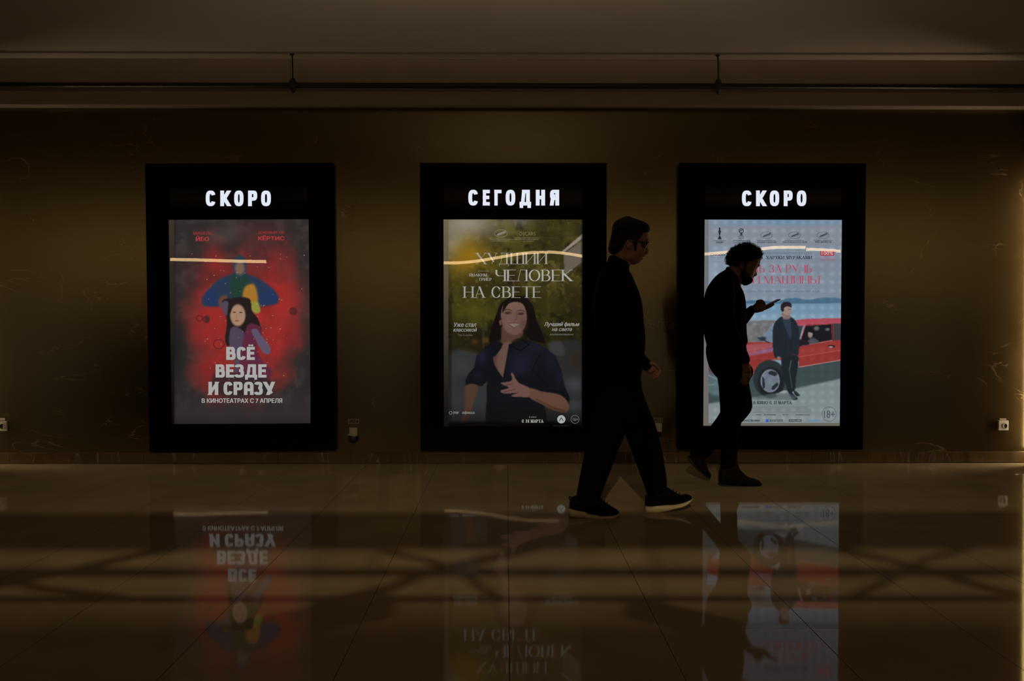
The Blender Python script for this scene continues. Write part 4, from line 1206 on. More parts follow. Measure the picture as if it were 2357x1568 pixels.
word('release_word', 'В КИНО С 31 МАРТА', 1734.4, 1822, 923.6, 930.4, YT, dk, p3, 1.5, .9)
microtext('credits', [(1722, 1858, 936, 937.8), (1722, 1858, 939.2, 941), (1722, 1868, 942.4, 944.2), (1722, 1868, 945.6, 947.4), (1722, 1868, 948.8, 950.4)], YT, ink(108, 114, 122), p3, 9)
microtext('credits', [(1741, 1753, 953.8, 956.2), (1758, 1785, 953.8, 956.2), (1802, 1816, 954, 956), (1831, 1864, 953.8, 956.2)], YT, ink(60, 66, 76), p3, 10)
text('partner_mark', 'ИСКУССТВО КИНО', 1708.4, 1748.6, 966.4, 970.6, YT, ink(36, 40, 50), p3, .03)
o = MB()
o.add([U(a, b, YT) for a, b in ((1762.4, 971.8), (1769.2, 971.8), (1769.2, 965.4), (1762.4, 965.4))], [(0, 1, 2, 3)])
d = o.build('partner_mark', ink(52, 96, 190), p3)
text('partner_mark', 'вконтакте', 1771.8, 1802, 965.8, 971, YT, ink(66, 72, 84), p3, .02)
o = MB(); o.add([U(a, b, YT) for a, b in ((1815.8, 970.8), (1845, 970.8), (1845, 966), (1815.8, 966))], [(0, 1, 2, 3)])
o = o.build('partner_mark', ink(34, 38, 44), p3)
microtext('partner_print', [(1817, 1844, 967, 969.8)], YT - .0004, ink(150, 156, 164), o, 12)
microtext('partner_mark', [(1859.5, 1887, 966.4, 970.2)], YT, ink(92, 140, 186), p3, 13)
text('partner_mark', 'ЭЛП', 1634.6, 1645.6, 965.6, 971.4, YT, ink(108, 114, 122), p3)
ring_mark('age_mark', 1908.2, 953.6, 16.4, 16.4, .9, YT, ink(74, 82, 94), p3)
text('age_mark', '18+', 1896.6, 1921.4, 945.4, 962.4, YT, ink(78, 86, 98), p3, .005)
for cx in (1764, 1829, 1894.4):
    ring_mark('festival_mark', cx, 541.7, 13.7, 7.8, .75, YT, ink(54, 60, 76), p3, extra=palm(cx, 541.7, 1.1))
microtext('festival_print', [(1742, 1786, 552.6, 554.4), (1807, 1851, 552.6, 554.4), (1872, 1917, 552, 554)], YT, ink(66, 72, 88), p3, 14)
text('festival_line', 'ЛУЧШИЙ СЦЕНАРИЙ', 1742.4, 1786.6, 555.4, 559.8, YT, ink(50, 56, 72), p3, .02)
text('festival_line', 'ПРИЗ ЭКУМЕНИЧЕСКОГО ЖЮРИ', 1801.8, 1857.2, 555.6, 559.6, YT, ink(50, 56, 72), p3, .01)
text('festival_line', 'ПРИЗ ФИПРЕССИ', 1876, 1913.4, 555, 559.4, YT, ink(50, 56, 72), p3, .02)
text('festival_line', 'ЛУЧШИЙ ФИЛЬМ', 1687, 1726.4, 551.6, 556, YT, ink(50, 56, 72), p3, .02)
microtext('festival_print', [(1687, 1726, 557.6, 559.4), (1640.6, 1671.4, 553.2, 554.8)], YT, ink(70, 76, 92), p3, 15)
text('festival_line', 'ОСКАР', 1648.2, 1664.4, 555.8, 559.9, YT, ink(40, 46, 62), p3, .03)
st = MB()
for poly in ([(1655.4, 523.5), (1657.2, 523.5), (1658.2, 527), (1657.6, 529.5), (1659.4, 532), (1658.6, 537), (1657.4, 541), (1657.2, 544), (1655.6, 544), (1655.2, 541), (1654.2, 537), (1653.4, 532), (1655, 529.5), (1654.4, 527)], [(1654.4, 544), (1658.6, 544), (1659.4, 547.4), (1661, 551), (1652, 551), (1653.6, 547.4)]):
    st.add([U(a, b, YT) for a, b in reversed(poly)], [tuple(range(len(poly)))])
st.build('statuette_mark', ink(38, 42, 58), p3)
gm = ring_mark('globe_mark', 1706.3, 531.4, 5.2, 4.8, 1.6, YT, ink(40, 44, 60), p3, extra=strip([(1701.6, 533), (1706, 530.4), (1711, 528.6)], 1.6) + strip([(1706.3, 536), (1706.3, 540.4)], 4.2) + strip([(1702.6, 541.4), (1710, 541.4)], 1.6))
microtext('globe_print', [(1699.8, 1712.6, 543.4, 545.2), (1699.8, 1712.6, 547, 549.4)], YT, ink(56, 62, 78), p3, 16)
for s, a, b, c in (('CH', 1635, 1646.4, (50, 56, 72)), ('O', 1648, 1654, (168, 58, 84)), ('CO', 1655.4, 1667.6, (60, 64, 80))):
    text('partner_mark', s, a, b, 583.8, 589.6, YT, ink(*c), p3, .03)
microtext('partner_print', [(1635, 1672, 592.4, 594)], YT, ink(104, 110, 126), p3, 17)
o = MB(); o.add([U(a, b, YT) for a, b in ((1888, 589), (1920.4, 589), (1920.4, 578), (1888, 578))], [(0, 1, 2, 3)])
o = o.build('rating_badge', ink(182, 58, 74), p3)
text('rating_figure', '100%', 1891, 1917.8, 579.4, 587, YT - .0004, ink(206, 206, 214), o, .015)
microtext('rating_print', [(1888, 1920, 592, 594)], YT, ink(176, 110, 128), p3, 18)
text('rating_line', 'РЕЦЕНЗИЙ', 1888, 1920.4, 595.6, 600.2, YT, ink(172, 66, 92), p3, .01)

# ------------------------------------------------------------------ sockets and labels low on the wall
def socket(px0, px1, py0, py1, lab, plug=None, hole_px=None, flap=None):
    a, b = U(px0, py1, -0.02), U(px1, py0, -0.02)
    t = empty('wall_socket', ((a.x + b.x) / 2, -0.001, a.z))
    tag(t, lab, 'socket')
    w, h = b.x - a.x, b.z - a.z
    MB().box(a.x, b.x, -0.022, -0.001, a.z, b.z).build('housing', 'white_plastic', t, bevel=0.003)
    if hole_px:
        p = U(*hole_px, -0.022)
        MB().lathe((p.x, -0.0255, p.z), [(0.0005, 0.003), (0.020, 0.003), (0.022, 0.0), (0.018, 0.0005), (0.016, 0.0025)], 24, 'y').build('outlet_cup', 'dark_plastic', t, smooth=True)
        for s in (-1, 1):
            MB().lathe((p.x + s * .0095, -0.0262, p.z), [(0.0002, 0.0), (0.0028, 0.0), (0.0028, 0.002), (0.0002, 0.002)], 10, 'y').build('contact_hole', 'label_ink', t)
    if flap:
        a1, b1 = U(flap[0], flap[3], -0.05), U(flap[1], flap[2], -0.05)
        MB().add([(a.x, -0.022, a.z + h * .32), (b.x - w * .25, -0.022, a.z + h * .32), (b.x - w * .1, -0.055, a.z), (a1.x, -0.055, a1.z),
                  (a.x, -0.026, a.z + h * .34), (b.x - w * .25, -0.026, a.z + h * .34), (b.x - w * .1, -0.059, a.z + .004), (a1.x, -0.059, a1.z + .004)],
                 [(0, 1, 2, 3), (4, 7, 6, 5), (0, 4, 5, 1), (1, 5, 6, 2), (2, 6, 7, 3), (3, 7, 4, 0)]).build('flap', 'white_plastic', t)
    if plug:
        q0, q1 = U(plug[0], plug[3], -0.04), U(plug[1], plug[2], -0.04)
        mb = MB()
        cx = (q0.x + q1.x) / 2; ww = (q1.x - q0.x) / 2
        rr = []
        for k, s in ((0, .92), (.15, 1.0), (.55, 1.0), (.85, .8), (1, .45)):
            z = q1.z + (q0.z - q1.z) * k
            rr.append([(cx + ww * s * math.cos(2 * PI * j / 16), -0.036 + .022 * s * math.sin(2 * PI * j / 16), z) for j in range(16)])
        mb.rings(rr).build('plug', 'dark_plastic', t, smooth=True)
    local(t)
    return t
socket(804, 822.5, 984.5, 1004.5, 'white wall socket with a dark plug below the paper label beside the left light box', (801.5, 822.5, 1004, 1020), None, (799.5, 0, 0, 1002.5))
socket(1507, 1523.5, 974.5, 993.5, 'white wall socket with a dark plug half hidden behind the taller man\'s leg', (1504, 1521, 993.5, 1009), None, (1503, 0, 0, 994))
socket(-6, 15.5, 970.5, 992.5, 'white wall socket with a round outlet at the left end of the wall', None, (5, 981.5))
socket(2298.5, 2321.5, 968.5, 991, 'white wall socket catching light at the right end of the wall', None, (2313, 980.5))
def paper_label(px0, px1, py0, py1, lab, s, tx):
    a, b = U(px0, py1, -0.002), U(px1, py0, -0.002)
    o = MB().box(a.x, b.x, -0.0022, -0.0005, a.z, b.z).build('paper_label', 'label')
    tag(o, lab, 'label')
    if s: text('label_lettering', s, tx[0], tx[1], tx[2], tx[3], -0.0027, M['label_ink'], o, .03)
paper_label(801, 826.5, 964.5, 976, 'pale paper label ЗАЛ 8 above the socket beside the left light box', 'ЗАЛ 8', (803.5, 824, 966.8, 973.6))
paper_label(1501, 1526, 962, 972.6, 'pale paper label ЗАЛ 8 half hidden behind the taller man\'s leg', 'ЗАЛ 8', (1503, 1524, 963.8, 970.4))
paper_label(-10, 11.5, 962.5, 968.5, 'narrow paper label above the socket at the left end of the wall', None, None)
paper_label(2301, 2316, 963.5, 966.6, 'narrow paper label above the socket at the right end of the wall', None, None)
# ------------------------------------------------------------------ people
class Fig:
    """a figure standing around the plane y; outline points are given where they are seen, depth in the same units"""
    def __init__(s, y):
        s.y = y; s.k = (y - CAM.y) / F
    def P(s, px, py, off=0.0):
        return U(px, py, s.y + off * s.k)
    def loft(s, mb, rows, n=22, e=2.25, sub=4):
        """rows: (xa, ya, xb, yb, half depth, depth offset)"""
        rows = [r if len(r) == 6 else (*r, 0.0) for r in rows]
        K = np.array(rows, float)
        out = []
        for i in range(len(K) - 1):
            p0, p1, p2, p3 = K[max(i - 1, 0)], K[i], K[i + 1], K[min(i + 2, len(K) - 1)]
            for j in range(sub):
                t = j / sub
                out.append(.5 * (2 * p1 + (p2 - p0) * t + (2 * p0 - 5 * p1 + 4 * p2 - p3) * t * t + (3 * p1 - p0 - 3 * p2 + p3) * t ** 3))
        out.append(K[-1])
        rr = []
        for xa, ya, xb, yb, d, off in out:
            a, b = s.P(xa, ya, off), s.P(xb, yb, off)
            m, h = (a + b) / 2, (b - a) / 2
            dy = max(d, .3) * s.k
            ring = []
            for j in range(n):
                t = 2 * PI * j / n
                c, q = math.cos(t), math.sin(t)
                c = math.copysign(abs(c) ** (2 / e), c); q = math.copysign(abs(q) ** (2 / e), q)
                ring.append(m + h * c + Vector((0, dy * q, 0)))
            rr.append(ring)
        # rounded ends
        def close(r, o):
            c = sum((Vector(p) for p in r), Vector()) / n
            co = sum((Vector(p) for p in o), Vector()) / n
            d = (c - co)
            d = d.normalized() * min(.25 * max((Vector(p) - c).length for p in r), .012) if d.length > 1e-6 else d
            return [[c + (p - c) * f + d * g for p in r] for f, g in ((.86, .55), (.5, .95), (.1, 1.0))]
        head = close(rr[0], rr[1]); tail = close(rr[-1], rr[-2])
        return mb.rings(head[::-1] + rr + tail)
    def limb(s, mb, pts, n=16, sub=5):
        """pts: (x, y, depth, radius)"""
        K = np.array(pts, float)
        out = []
        for i in range(len(K) - 1):
            p0, p1, p2, p3 = K[max(i - 1, 0)], K[i], K[i + 1], K[min(i + 2, len(K) - 1)]
            for j in range(sub):
                t = j / sub
                out.append(.5 * (2 * p1 + (p2 - p0) * t + (2 * p0 - 5 * p1 + 4 * p2 - p3) * t * t + (3 * p1 - p0 - 3 * p2 + p3) * t ** 3))
        out.append(K[-1])
        return mb.tube([s.P(a, b, o) for a, b, o, r in out], [max(r, .4) * s.k for a, b, o, r in out], n, round_ends=True)
    def ell(s, mb, px, py, off, rx, ry, rd, rot=0.0):
        q = Matrix.Rotation(R(rot), 3, 'Y') if rot else None
        return mb.ellipsoid(s.P(px, py, off), rx * s.k, rd * s.k, ry * s.k, 14, 9, q)

# ---------------- the taller man with dark glasses
f = Fig(-1.90)
man = empty('person', tuple(U(1420, 1188, -1.90).xy) + (0,))
tag(man, 'man in black jacket and dark glasses walking right in cream-soled shoes', 'person')
b = MB()
f.loft(b, [(1428, 505, 1466, 506, 10), (1418, 511, 1480, 512, 19), (1412, 522, 1488, 522, 26), (1410, 535, 1490.8, 535, 28), (1410, 546, 1491.8, 546, 28), (1411, 554, 1492, 554, 28),
           (1413, 561, 1487.5, 561, 27), (1416, 570, 1487, 570, 26.5), (1420, 578, 1485.5, 578, 25.5), (1424, 586, 1482, 586, 24), (1428, 592, 1478.5, 592, 22), (1432, 598, 1474.5, 598, 19),
           (1438, 603, 1471, 604, 15), (1446, 607, 1465, 607, 8)], e=2.2)
f.loft(b, [(1418, 560, 1456, 588, 19), (1412, 585, 1452, 606, 20), (1406, 604, 1447, 622, 22), (1400, 625, 1446, 640, 30)])
f.loft(b, [(1484, 557, 1491, 556, 4), (1482, 564, 1489.8, 564, 4.5), (1480, 572, 1491, 572, 5.5), (1480, 578, 1493, 579, 7.5), (1479, 583, 1490.5, 584, 7.5), (1478, 586, 1485, 586.5, 5)])
f.ell(b, 1479.6, 589.5, 0, 4.2, 2.6, 9); f.ell(b, 1475.6, 596, 0, 4.0, 2.8, 8.5); f.ell(b, 1467, 601.5, 0, 6, 5, 11)
f.ell(b, 1487, 552.6, 0, 5, 3.6, 20)
for s in (-1, 1):
    f.ell(b, 1449.5, 563, s * 29.5, 6.6, 10, 2.4, -14)
    f.limb(b, [(1455, 560, s * 30, 1.4), (1453, 553.5, s * 32.5, 1.7), (1447, 552.5, s * 33.5, 1.8), (1442.8, 557.5, s * 34, 1.8), (1443.6, 565, s * 33.5, 1.7), (1447.5, 570.5, s * 32.5, 2.0), (1451, 572.5, s * 31, 2.3)], 10)
    f.limb(b, [(1451, 560, s * 31.5, 1.2), (1447.5, 562, s * 32.5, 1.3), (1448.5, 567.5, s * 32, 1.3)], 8)
    f.ell(b, 1454.6, 564.5, s * 30.5, 1.8, 2.6, 2.2)
    f.ell(b, 1474, 577, s * 17, 9, 8, 7); f.ell(b, 1447, 592, s * 20, 12, 9, 6)
# trunk, arms and legs under the clothes
f.loft(b, [(1400, 618, 1440, 630, 40), (1386, 650, 1450, 655, 66), (1376, 690, 1464, 690, 68), (1376, 740, 1468, 740, 62), (1378, 790, 1470, 792, 60), (1378, 850, 1466, 852, 56), (1376, 905, 1468, 908, 52), (1384, 945, 1460, 948, 42)])
f.limb(b, [(1420, 645, -62, 17), (1416, 705, -80, 16), (1418, 775, -88, 13), (1452, 812, -80, 12), (1488, 841, -68, 9)])
f.limb(b, [(1418, 645, 62, 17), (1404, 705, 80, 16), (1392, 775, 86, 13), (1398, 820, 84, 12), (1404, 858, 80, 8.5)])
f.limb(b, [(1410, 890, -32, 25), (1402, 950, -33, 25), (1390, 1010, -32, 19), (1372, 1075, -29, 17), (1352, 1150, -27, 11), (1352, 1170, -27, 11)])
f.limb(b, [(1434, 890, 32, 25), (1452, 950, 33, 25), (1474, 1010, 30, 19), (1496, 1075, 27, 17), (1512, 1135, 25, 11), (1514, 1155, 25, 11)])
# near hand, loosely curled
f.loft(b, [(1482, 850, 1496, 834, 8, -68), (1487, 855, 1504, 838, 9.5, -67), (1494, 860, 1511, 844, 9, -66)])
for i, (x, y, o) in enumerate(((1509.5, 847, -72), (1506, 851.5, -68), (1502, 855.5, -63.5), (1498, 859, -59.5))):
    L = (1.0, 1.08, 1.0, .8)[i]
    f.limb(b, [(x - 2, y - 2, o, 3.6), (x + 8 * L, y + 5 * L, o, 3.4), (x + 8 * L, y + 13 * L, o + 3, 3.2), (x + 2 * L, y + 16 * L, o + 5, 2.9)], 10)
f.limb(b, [(1494, 838, -75, 4.6), (1504, 837, -79, 4.2), (1512, 842, -80, 3.7), (1516, 848, -78, 3.1)], 10)
# far hand
f.loft(b, [(1397, 855, 1411, 855, 7, 80), (1396, 868, 1414, 868, 8, 79), (1397, 880, 1415, 879, 8, 78)])
for i in range(4):
    f.limb(b, [(1399.5 + 4.6 * i, 879, 78, 3.5), (1401 + 4.6 * i, 892, 76, 3.3), (1402 + 4.2 * i, 904 - abs(i - 1.6) * 2, 71, 3.0)], 10)
f.limb(b, [(1411, 862, 75, 4.4), (1419, 874, 73, 3.8), (1419, 886, 72, 3.2)], 10)
b.build('body', 'skin_pale', man, remesh=0.0034, soften=3)
for s in (-1, 1):
    e = MB(); f.ell(e, 1482.5, 563.5, s * 12, 4.2, 4.2, 4.2); eo = e.build('eye', 'eye', man, smooth=True)
    e = MB(); f.ell(e, 1485.6, 563.5, s * 12.2, 1.5, 2.0, 2.0); e.build('iris', 'iris', eo, smooth=True)
    e = MB(); f.limb(e, [(1486.5, 550.6, s * 17.5, .9), (1491.6, 549.8, s * 11.5, 1.2), (1492.6, 551, s * 6, 1.1)], 8); e.build('eyebrow', 'hair_dark', man, smooth=True)
e = MB(); f.ell(e, 1481.4, 590, 0, 3.0, 1.7, 7.5); f.ell(e, 1477.4, 595.4, 0, 2.8, 1.9, 7); e.build('lips', 'lips', man, smooth=True)
h = MB()
f.loft(h, [(1436, 500.5, 1453, 500.5, 9), (1426, 503.5, 1463, 504.5, 19), (1415.5, 510.5, 1483, 511.5, 27.5), (1410.5, 518.5, 1493, 519, 31), (1408, 527, 1495.5, 526, 32), (1408, 535, 1494.5, 533, 32), (1407.5, 541, 1485, 540, 32.3),
           (1406, 548, 1478, 547, 32), (1403.5, 555, 1469, 554, 31.5), (1401.5, 562, 1444, 561, 30.5), (1400, 570, 1440, 569, 29), (1400.5, 577, 1433, 576, 26), (1404, 582, 1427, 581, 20)], e=2.15)
for s in (-1, 1):
    f.loft(h, [(1456, 546, 1472, 546, 4.5, s * 28.5), (1457.5, 556, 1468.5, 556, 3.6, s * 28), (1458.5, 566, 1466, 566, 3.2, s * 27.2), (1459.5, 573, 1465.5, 574, 2.6, s * 26.4), (1461, 577.5, 1464.5, 578, 1.6, s * 25.8)])
    f.loft(h, [(1462, 538, 1480, 538, 5, s * 27.5), (1464, 546, 1476, 545, 4, s * 27), (1466, 551, 1471, 551, 2.6, s * 27)])
rq = random.Random(3)
for i in range(110):               # combed-back locks
    o = rq.uniform(-26, 26); u = rq.random()
    top = 506 + 10 * (abs(o) / 26) ** 2
    f.limb(h, [(1492 - 8 * u, 519 + 10 * rq.random() + abs(o) * .2, o, 1.3), (1470 - 8 * u, top + 2 + 3 * rq.random(), o * 1.08, 2.0), (1440, top - 4 + 4 * rq.random(), o * 1.05, 2.2), (1414, 522 + 8 * rq.random() + abs(o) * .2, o * .98, 1.8), (1406, 548 + 12 * rq.random(), o * .9, 1.0)], 7, 3)
h.build('hair', 'hair_dark', man, remesh=0.0034, soften=1)
j = MB()
f.loft(j, [(1403, 588, 1450, 609, 23), (1399, 598, 1448, 617, 26), (1394, 607, 1448, 625, 38), (1384, 622, 1452, 634, 62), (1375, 645, 1459, 650, 76), (1368, 675, 1469.5, 675, 80), (1365, 705, 1477, 704, 78), (1366, 740, 1479.5, 740, 75),
           (1368, 775, 1484, 775, 74), (1370, 810, 1482, 812, 73), (1371, 845, 1477, 850, 72), (1371, 868, 1472, 874, 70)])
f.limb(j, [(1420, 640, -66, 27), (1418, 700, -86, 27), (1420, 765, -92, 25), (1440, 800, -88, 24.5), (1466, 826, -78, 20), (1484, 838, -70, 14.5), (1488, 841, -69, 13)])
f.limb(j, [(1418, 640, 66, 27), (1404, 700, 86, 27), (1392, 770, 90, 24), (1396, 815, 86, 21), (1402, 850, 82, 15)])
jk = j.build('jacket', 'black_cloth', man, remesh=0.0055, soften=3)
z = MB()
f.limb(z, [(1452, 628, -4, .7), (1464, 661, -4, .7), (1478, 705, -4, .7), (1481, 740, -4, .7), (1485, 775, -4, .7), (1480, 830, -4, .7), (1474, 868, -4, .7)], 6)
z.build('zip', 'alu', jk, smooth=True)
z = MB(); p = f.P(1453.5, 654, -62)
f.ell(z, 1452, 654, -58, 1.0, 1.0, 14); z.build('snap_button', 'screw', jk, smooth=True)
t = MB()
f.loft(t, [(1371, 850, 1472, 852, 64), (1367, 890, 1477, 893, 64), (1364, 930, 1486, 935, 60), (1370, 965, 1488, 972, 50)])
f.loft(t, [(1370, 880, 1436, 900, 36, -34), (1363, 930, 1446, 948, 36, -34), (1354, 985, 1438, 1000, 33, -32), (1346, 1035, 1422, 1038, 29, -30), (1338, 1080, 1404.5, 1085, 26, -28), (1331, 1115, 1392, 1117, 24, -27), (1326, 1146, 1380.5, 1149, 23, -27)])
f.loft(t, [(1400, 880, 1473, 880, 36, 34), (1414, 930, 1487, 925, 36, 34), (1433.5, 985, 1508, 976, 33, 31), (1452, 1035, 1523, 1033, 29, 28), (1468, 1078, 1530, 1073, 26, 26), (1481, 1113, 1534.5, 1104, 24, 25), (1489.5, 1140, 1534.5, 1120, 23, 25)])
t.build('trousers', 'black_denim', man, remesh=0.0055, soften=3)
def shoe(upper, sole, off, tab, laces):
    q = MB(); f.loft(q, [(*r, off) for r in upper], e=2.4)
    so = q.build('shoe', 'shoe_black', man, smooth=True)
    q = MB(); f.loft(q, [(*r, off) for r in sole], e=2.8, sub=3)
    q.build('sole', 'sole', so, smooth=True)
    q = MB(); x, y = tab
    f.limb(q, [(x + 3, y + 5, off, 1.4), (x - 1, y + 1, off, 1.4), (x, y - 2, off, 1.5), (x + 4, y - 1, off, 1.4)], 8)
    q.build('heel_loop', 'shoe_black', so, smooth=True)
    q = MB()
    for x, y in laces: f.limb(q, [(x, y, off - 9, 1.0), (x + 1, y - 2.2, off, 1.2), (x, y, off + 9, 1.0)], 7)
    q.build('laces', 'shoe_black', so, smooth=True)
shoe([(1312.5, 1171, 1314, 1149, 9), (1322, 1175, 1320, 1143, 13), (1345, 1181, 1345, 1138, 15), (1368, 1186, 1370, 1140, 16), (1381, 1187, 1383, 1148, 17), (1397, 1187.5, 1396, 1158.5, 17.5), (1410, 1187, 1409, 1167, 16), (1419, 1185, 1418, 1172, 12), (1424, 1181, 1424, 1177, 5)],
     [(1309.8, 1184, 1310.5, 1172, 9), (1313, 1189, 1315, 1171, 13), (1335, 1191.5, 1335, 1174, 16), (1346, 1192.3, 1346, 1176, 16.5), (1356, 1192.6, 1356, 1181.5, 17), (1370, 1192.8, 1370, 1183, 18), (1384, 1192.8, 1384, 1186, 18.5), (1410, 1192.4, 1410, 1183.6, 17), (1420, 1189, 1420, 1182, 13), (1425, 1183, 1425, 1179.5, 6)], -27, (1311, 1146), ((1385, 1149), (1391, 1154), (1397, 1159)))
shoe([(1487, 1166, 1488, 1145, 9), (1497, 1168, 1495, 1140, 13), (1520, 1166, 1518, 1128, 15), (1536, 1164, 1533, 1121, 16), (1550, 1162, 1548, 1129.5, 16), (1566, 1158, 1566, 1140, 16.5), (1581, 1154, 1580, 1138, 14), (1590, 1150, 1589, 1141, 9)],
     [(1484.8, 1175, 1486.5, 1165, 9), (1488, 1180, 1489.5, 1164, 13), (1508, 1180.8, 1508, 1161.5, 15), (1532, 1176.5, 1532, 1160, 16), (1550, 1171, 1550, 1160.5, 16.5), (1568, 1167, 1568, 1156.5, 16.5), (1582, 1160, 1582, 1151, 14), (1592, 1151.5, 1592, 1147.5, 7)], 25, (1487, 1143), ((1549, 1129.5), (1556, 1134), (1563, 1138)))
g = MB()
for s in (-1, 1):
    f.limb(g, [(1450, 556, s * 32, 1.1), (1466, 556, s * 30.5, 1.3), (1482, 557.5, s * 27, 1.6), (1490, 559, s * 23, 1.7)], 8)
f.limb(g, [(1491.5, 559, -24, 1.5), (1494, 558.5, -12, 1.3), (1494.5, 559, 0, 1.2), (1494, 558.5, 12, 1.3), (1491.5, 559, 24, 1.5)], 8)
go = g.build('glasses', 'glasses', man, smooth=True)
for s in (-1, 1):
    l = MB()
    f.loft(l, [(1477, 558, 1491.5, 558.5, 2.0, s * 25), (1478.5, 565, 1489.5, 565, 2.0, s * 24.5), (1482, 571, 1486.5, 571.5, 1.6, s * 24)], sub=3)
    f.loft(l, [(1490.5, 558.5, 1493.5, 558.5, 11.5, s * 13.5), (1488.5, 565, 1491.5, 565.5, 11.5, s * 13.5), (1485.5, 571.5, 1488, 572, 9.5, s * 13.5)], sub=3)
    l.build('lens', 'lens', go, smooth=True)
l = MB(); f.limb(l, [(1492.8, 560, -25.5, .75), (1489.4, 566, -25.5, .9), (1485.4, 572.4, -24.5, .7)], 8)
l.build('lens_rim', 'silver', go, smooth=True)  # silver edge on the near lens alone, put in for its glint
local(man)

# ---------------- the curly-haired man with the phone
f = Fig(-0.92)
man = empty('person', tuple(U(1676, 1118, -0.95).xy) + (0,))
tag(man, 'bearded man with curly hair in dark shirt looking down at his phone', 'person')
b = MB()
f.loft(b, [(1716, 566, 1733, 569, 8), (1700, 571, 1746, 578, 18), (1690, 581, 1750.5, 591, 22), (1684, 593, 1749.5, 601, 24), (1682, 604, 1747.5, 611, 24), (1686, 614, 1741.5, 618.5, 23.5), (1692, 622, 1738.5, 626, 22),
           (1698, 630, 1735, 634, 20), (1703, 637, 1730.5, 640.5, 17), (1708, 644, 1726, 647, 13), (1712, 650, 1721, 652, 7)], e=2.2)
f.loft(b, [(1686, 602, 1718, 630, 16), (1678, 614, 1712, 645, 16.5), (1671, 624, 1704, 660, 18), (1660, 640, 1698, 676, 26)])
f.loft(b, [(1736, 617, 1742.5, 616.5, 3), (1735, 622, 1740.6, 622, 3.5), (1733, 627, 1741.5, 628, 4.5), (1732, 631, 1742.3, 633, 6), (1730, 635, 1738, 636.5, 5)])
f.ell(b, 1731, 638.5, 0, 4, 2.2, 8); f.ell(b, 1727.5, 643.5, 0, 4, 2.5, 7.5); f.ell(b, 1742.5, 612, 0, 5, 3.2, 17)
for s in (-1, 1):
    f.ell(b, 1709, 612, s * 24.2, 5.2, 8.2, 2.0, -30)
    f.limb(b, [(1713.5, 610, s * 25, 1.2), (1712, 605, s * 27, 1.4), (1706.5, 604.5, s * 28, 1.5), (1703.6, 609, s * 28, 1.5), (1705.4, 616, s * 27.4, 1.4), (1709.5, 620.5, s * 26, 1.8)], 10)
    f.ell(b, 1713.4, 613, s * 25, 1.5, 2.1, 1.8); f.ell(b, 1728, 625, s * 15, 8, 7, 6)
f.loft(b, [(1658, 645, 1700, 672, 34), (1642, 665, 1702, 685, 54), (1632, 705, 1703, 710, 56), (1632, 750, 1703, 752, 52), (1636, 800, 1706, 802, 50), (1640, 840, 1708, 842, 46), (1652, 870, 1704, 872, 38)])
f.limb(b, [(1668, 664, -52, 15), (1669, 710, -66, 14), (1676, 752, -72, 11.5), (1694, 790, -68, 10.5), (1714, 830, -64, 7.6)])
f.limb(b, [(1672, 664, 52, 15), (1680, 710, 66, 14), (1692, 752, 66, 11), (1712, 733, 52, 10), (1733, 711, 40, 7.4)])
f.limb(b, [(1676, 830, -28, 25), (1686, 890, -24, 22), (1684, 960, -20, 15.5), (1680, 1020, -18, 14), (1677, 1080, -18, 9.5), (1678, 1098, -18, 9.5)])
f.limb(b, [(1680, 830, 28, 25), (1692, 890, 24, 22), (1695, 945, 20, 16), (1660, 990, 19, 14.5), (1608, 1050, 18, 9.5), (1606, 1062, 18, 9.5)])
# hanging hand
f.loft(b, [(1708.5, 832, 1720.5, 829, 6.5, -64), (1708, 843, 1725, 840, 7.2, -64), (1708.5, 857, 1728.5, 854, 7.2, -65)])
for i in range(4):
    L = (.82, 1.0, 1.06, .96)[i]
    x = 1711 + 4.9 * i
    f.limb(b, [(x, 855 - .6 * i, -65, 3.1), (x - .5, 855 + 14 * L, -66, 3.0), (x - 3.2, 855 + 24 * L, -63, 2.8), (x - 6, 855 + 29 * L, -59, 2.5)], 10)
f.limb(b, [(1723, 841, -60, 4.0), (1730, 851, -57, 3.5), (1730, 862, -56, 3.1), (1727.5, 868, -56, 2.6)], 10)
# hand that carries the phone: palm up, four fingers beneath, thumb on top
f.loft(b, [(1735, 720, 1732, 704, 8, 40), (1741, 720.5, 1740, 697, 9.5, 39), (1748, 719, 1746, 692.5, 11, 38), (1756, 717, 1754, 697, 11, 38)])
for i, (L, o) in enumerate(((1.0, 28), (1.08, 34.5), (1.0, 41), (.8, 47))):
    f.limb(b, [(1752, 713.5, o, 3.6), (1752 + 12 * L, 712 - 2.8 * L, o, 3.3), (1752 + 21 * L, 712 - 7 * L, o, 3.0), (1752 + 26.5 * L, 712 - 10.5 * L, o, 2.6)], 10)
f.limb(b, [(1745, 695, 30, 5.0), (1752, 693.6, 29, 4.6), (1757.2, 697, 31, 4.0), (1760, 702.2, 34, 3.2)], 10)
b.build('body', 'skin_tan', man, remesh=0.0034, soften=3)
for s in (-1, 1):
    e = MB(); f.ell(e, 1736.5, 618, s * 10, 3.6, 3.2, 3.6); eo = e.build('eye', 'eye', man, smooth=True)
    e = MB(); f.ell(e, 1739.4, 619, s * 10, 1.2, 1.6, 1.6); e.build('iris', 'iris', eo, smooth=True)
    e = MB(); f.limb(e, [(1740, 610.5, s * 17, .9), (1745, 611.2, s * 11, 1.3), (1747, 612.6, s * 5, 1.1)], 8); e.build('eyebrow', 'beard', man, smooth=True)
h = MB()
f.loft(h, [(1704, 563.5, 1731, 565, 13), (1689, 571, 1745, 573, 24), (1679, 581, 1751, 581, 29), (1674.5, 590, 1752, 590, 30.5), (1673, 599, 1742, 598, 30.5), (1675, 608, 1722, 607, 28), (1682, 612.5, 1711, 612, 22)], e=2.1)
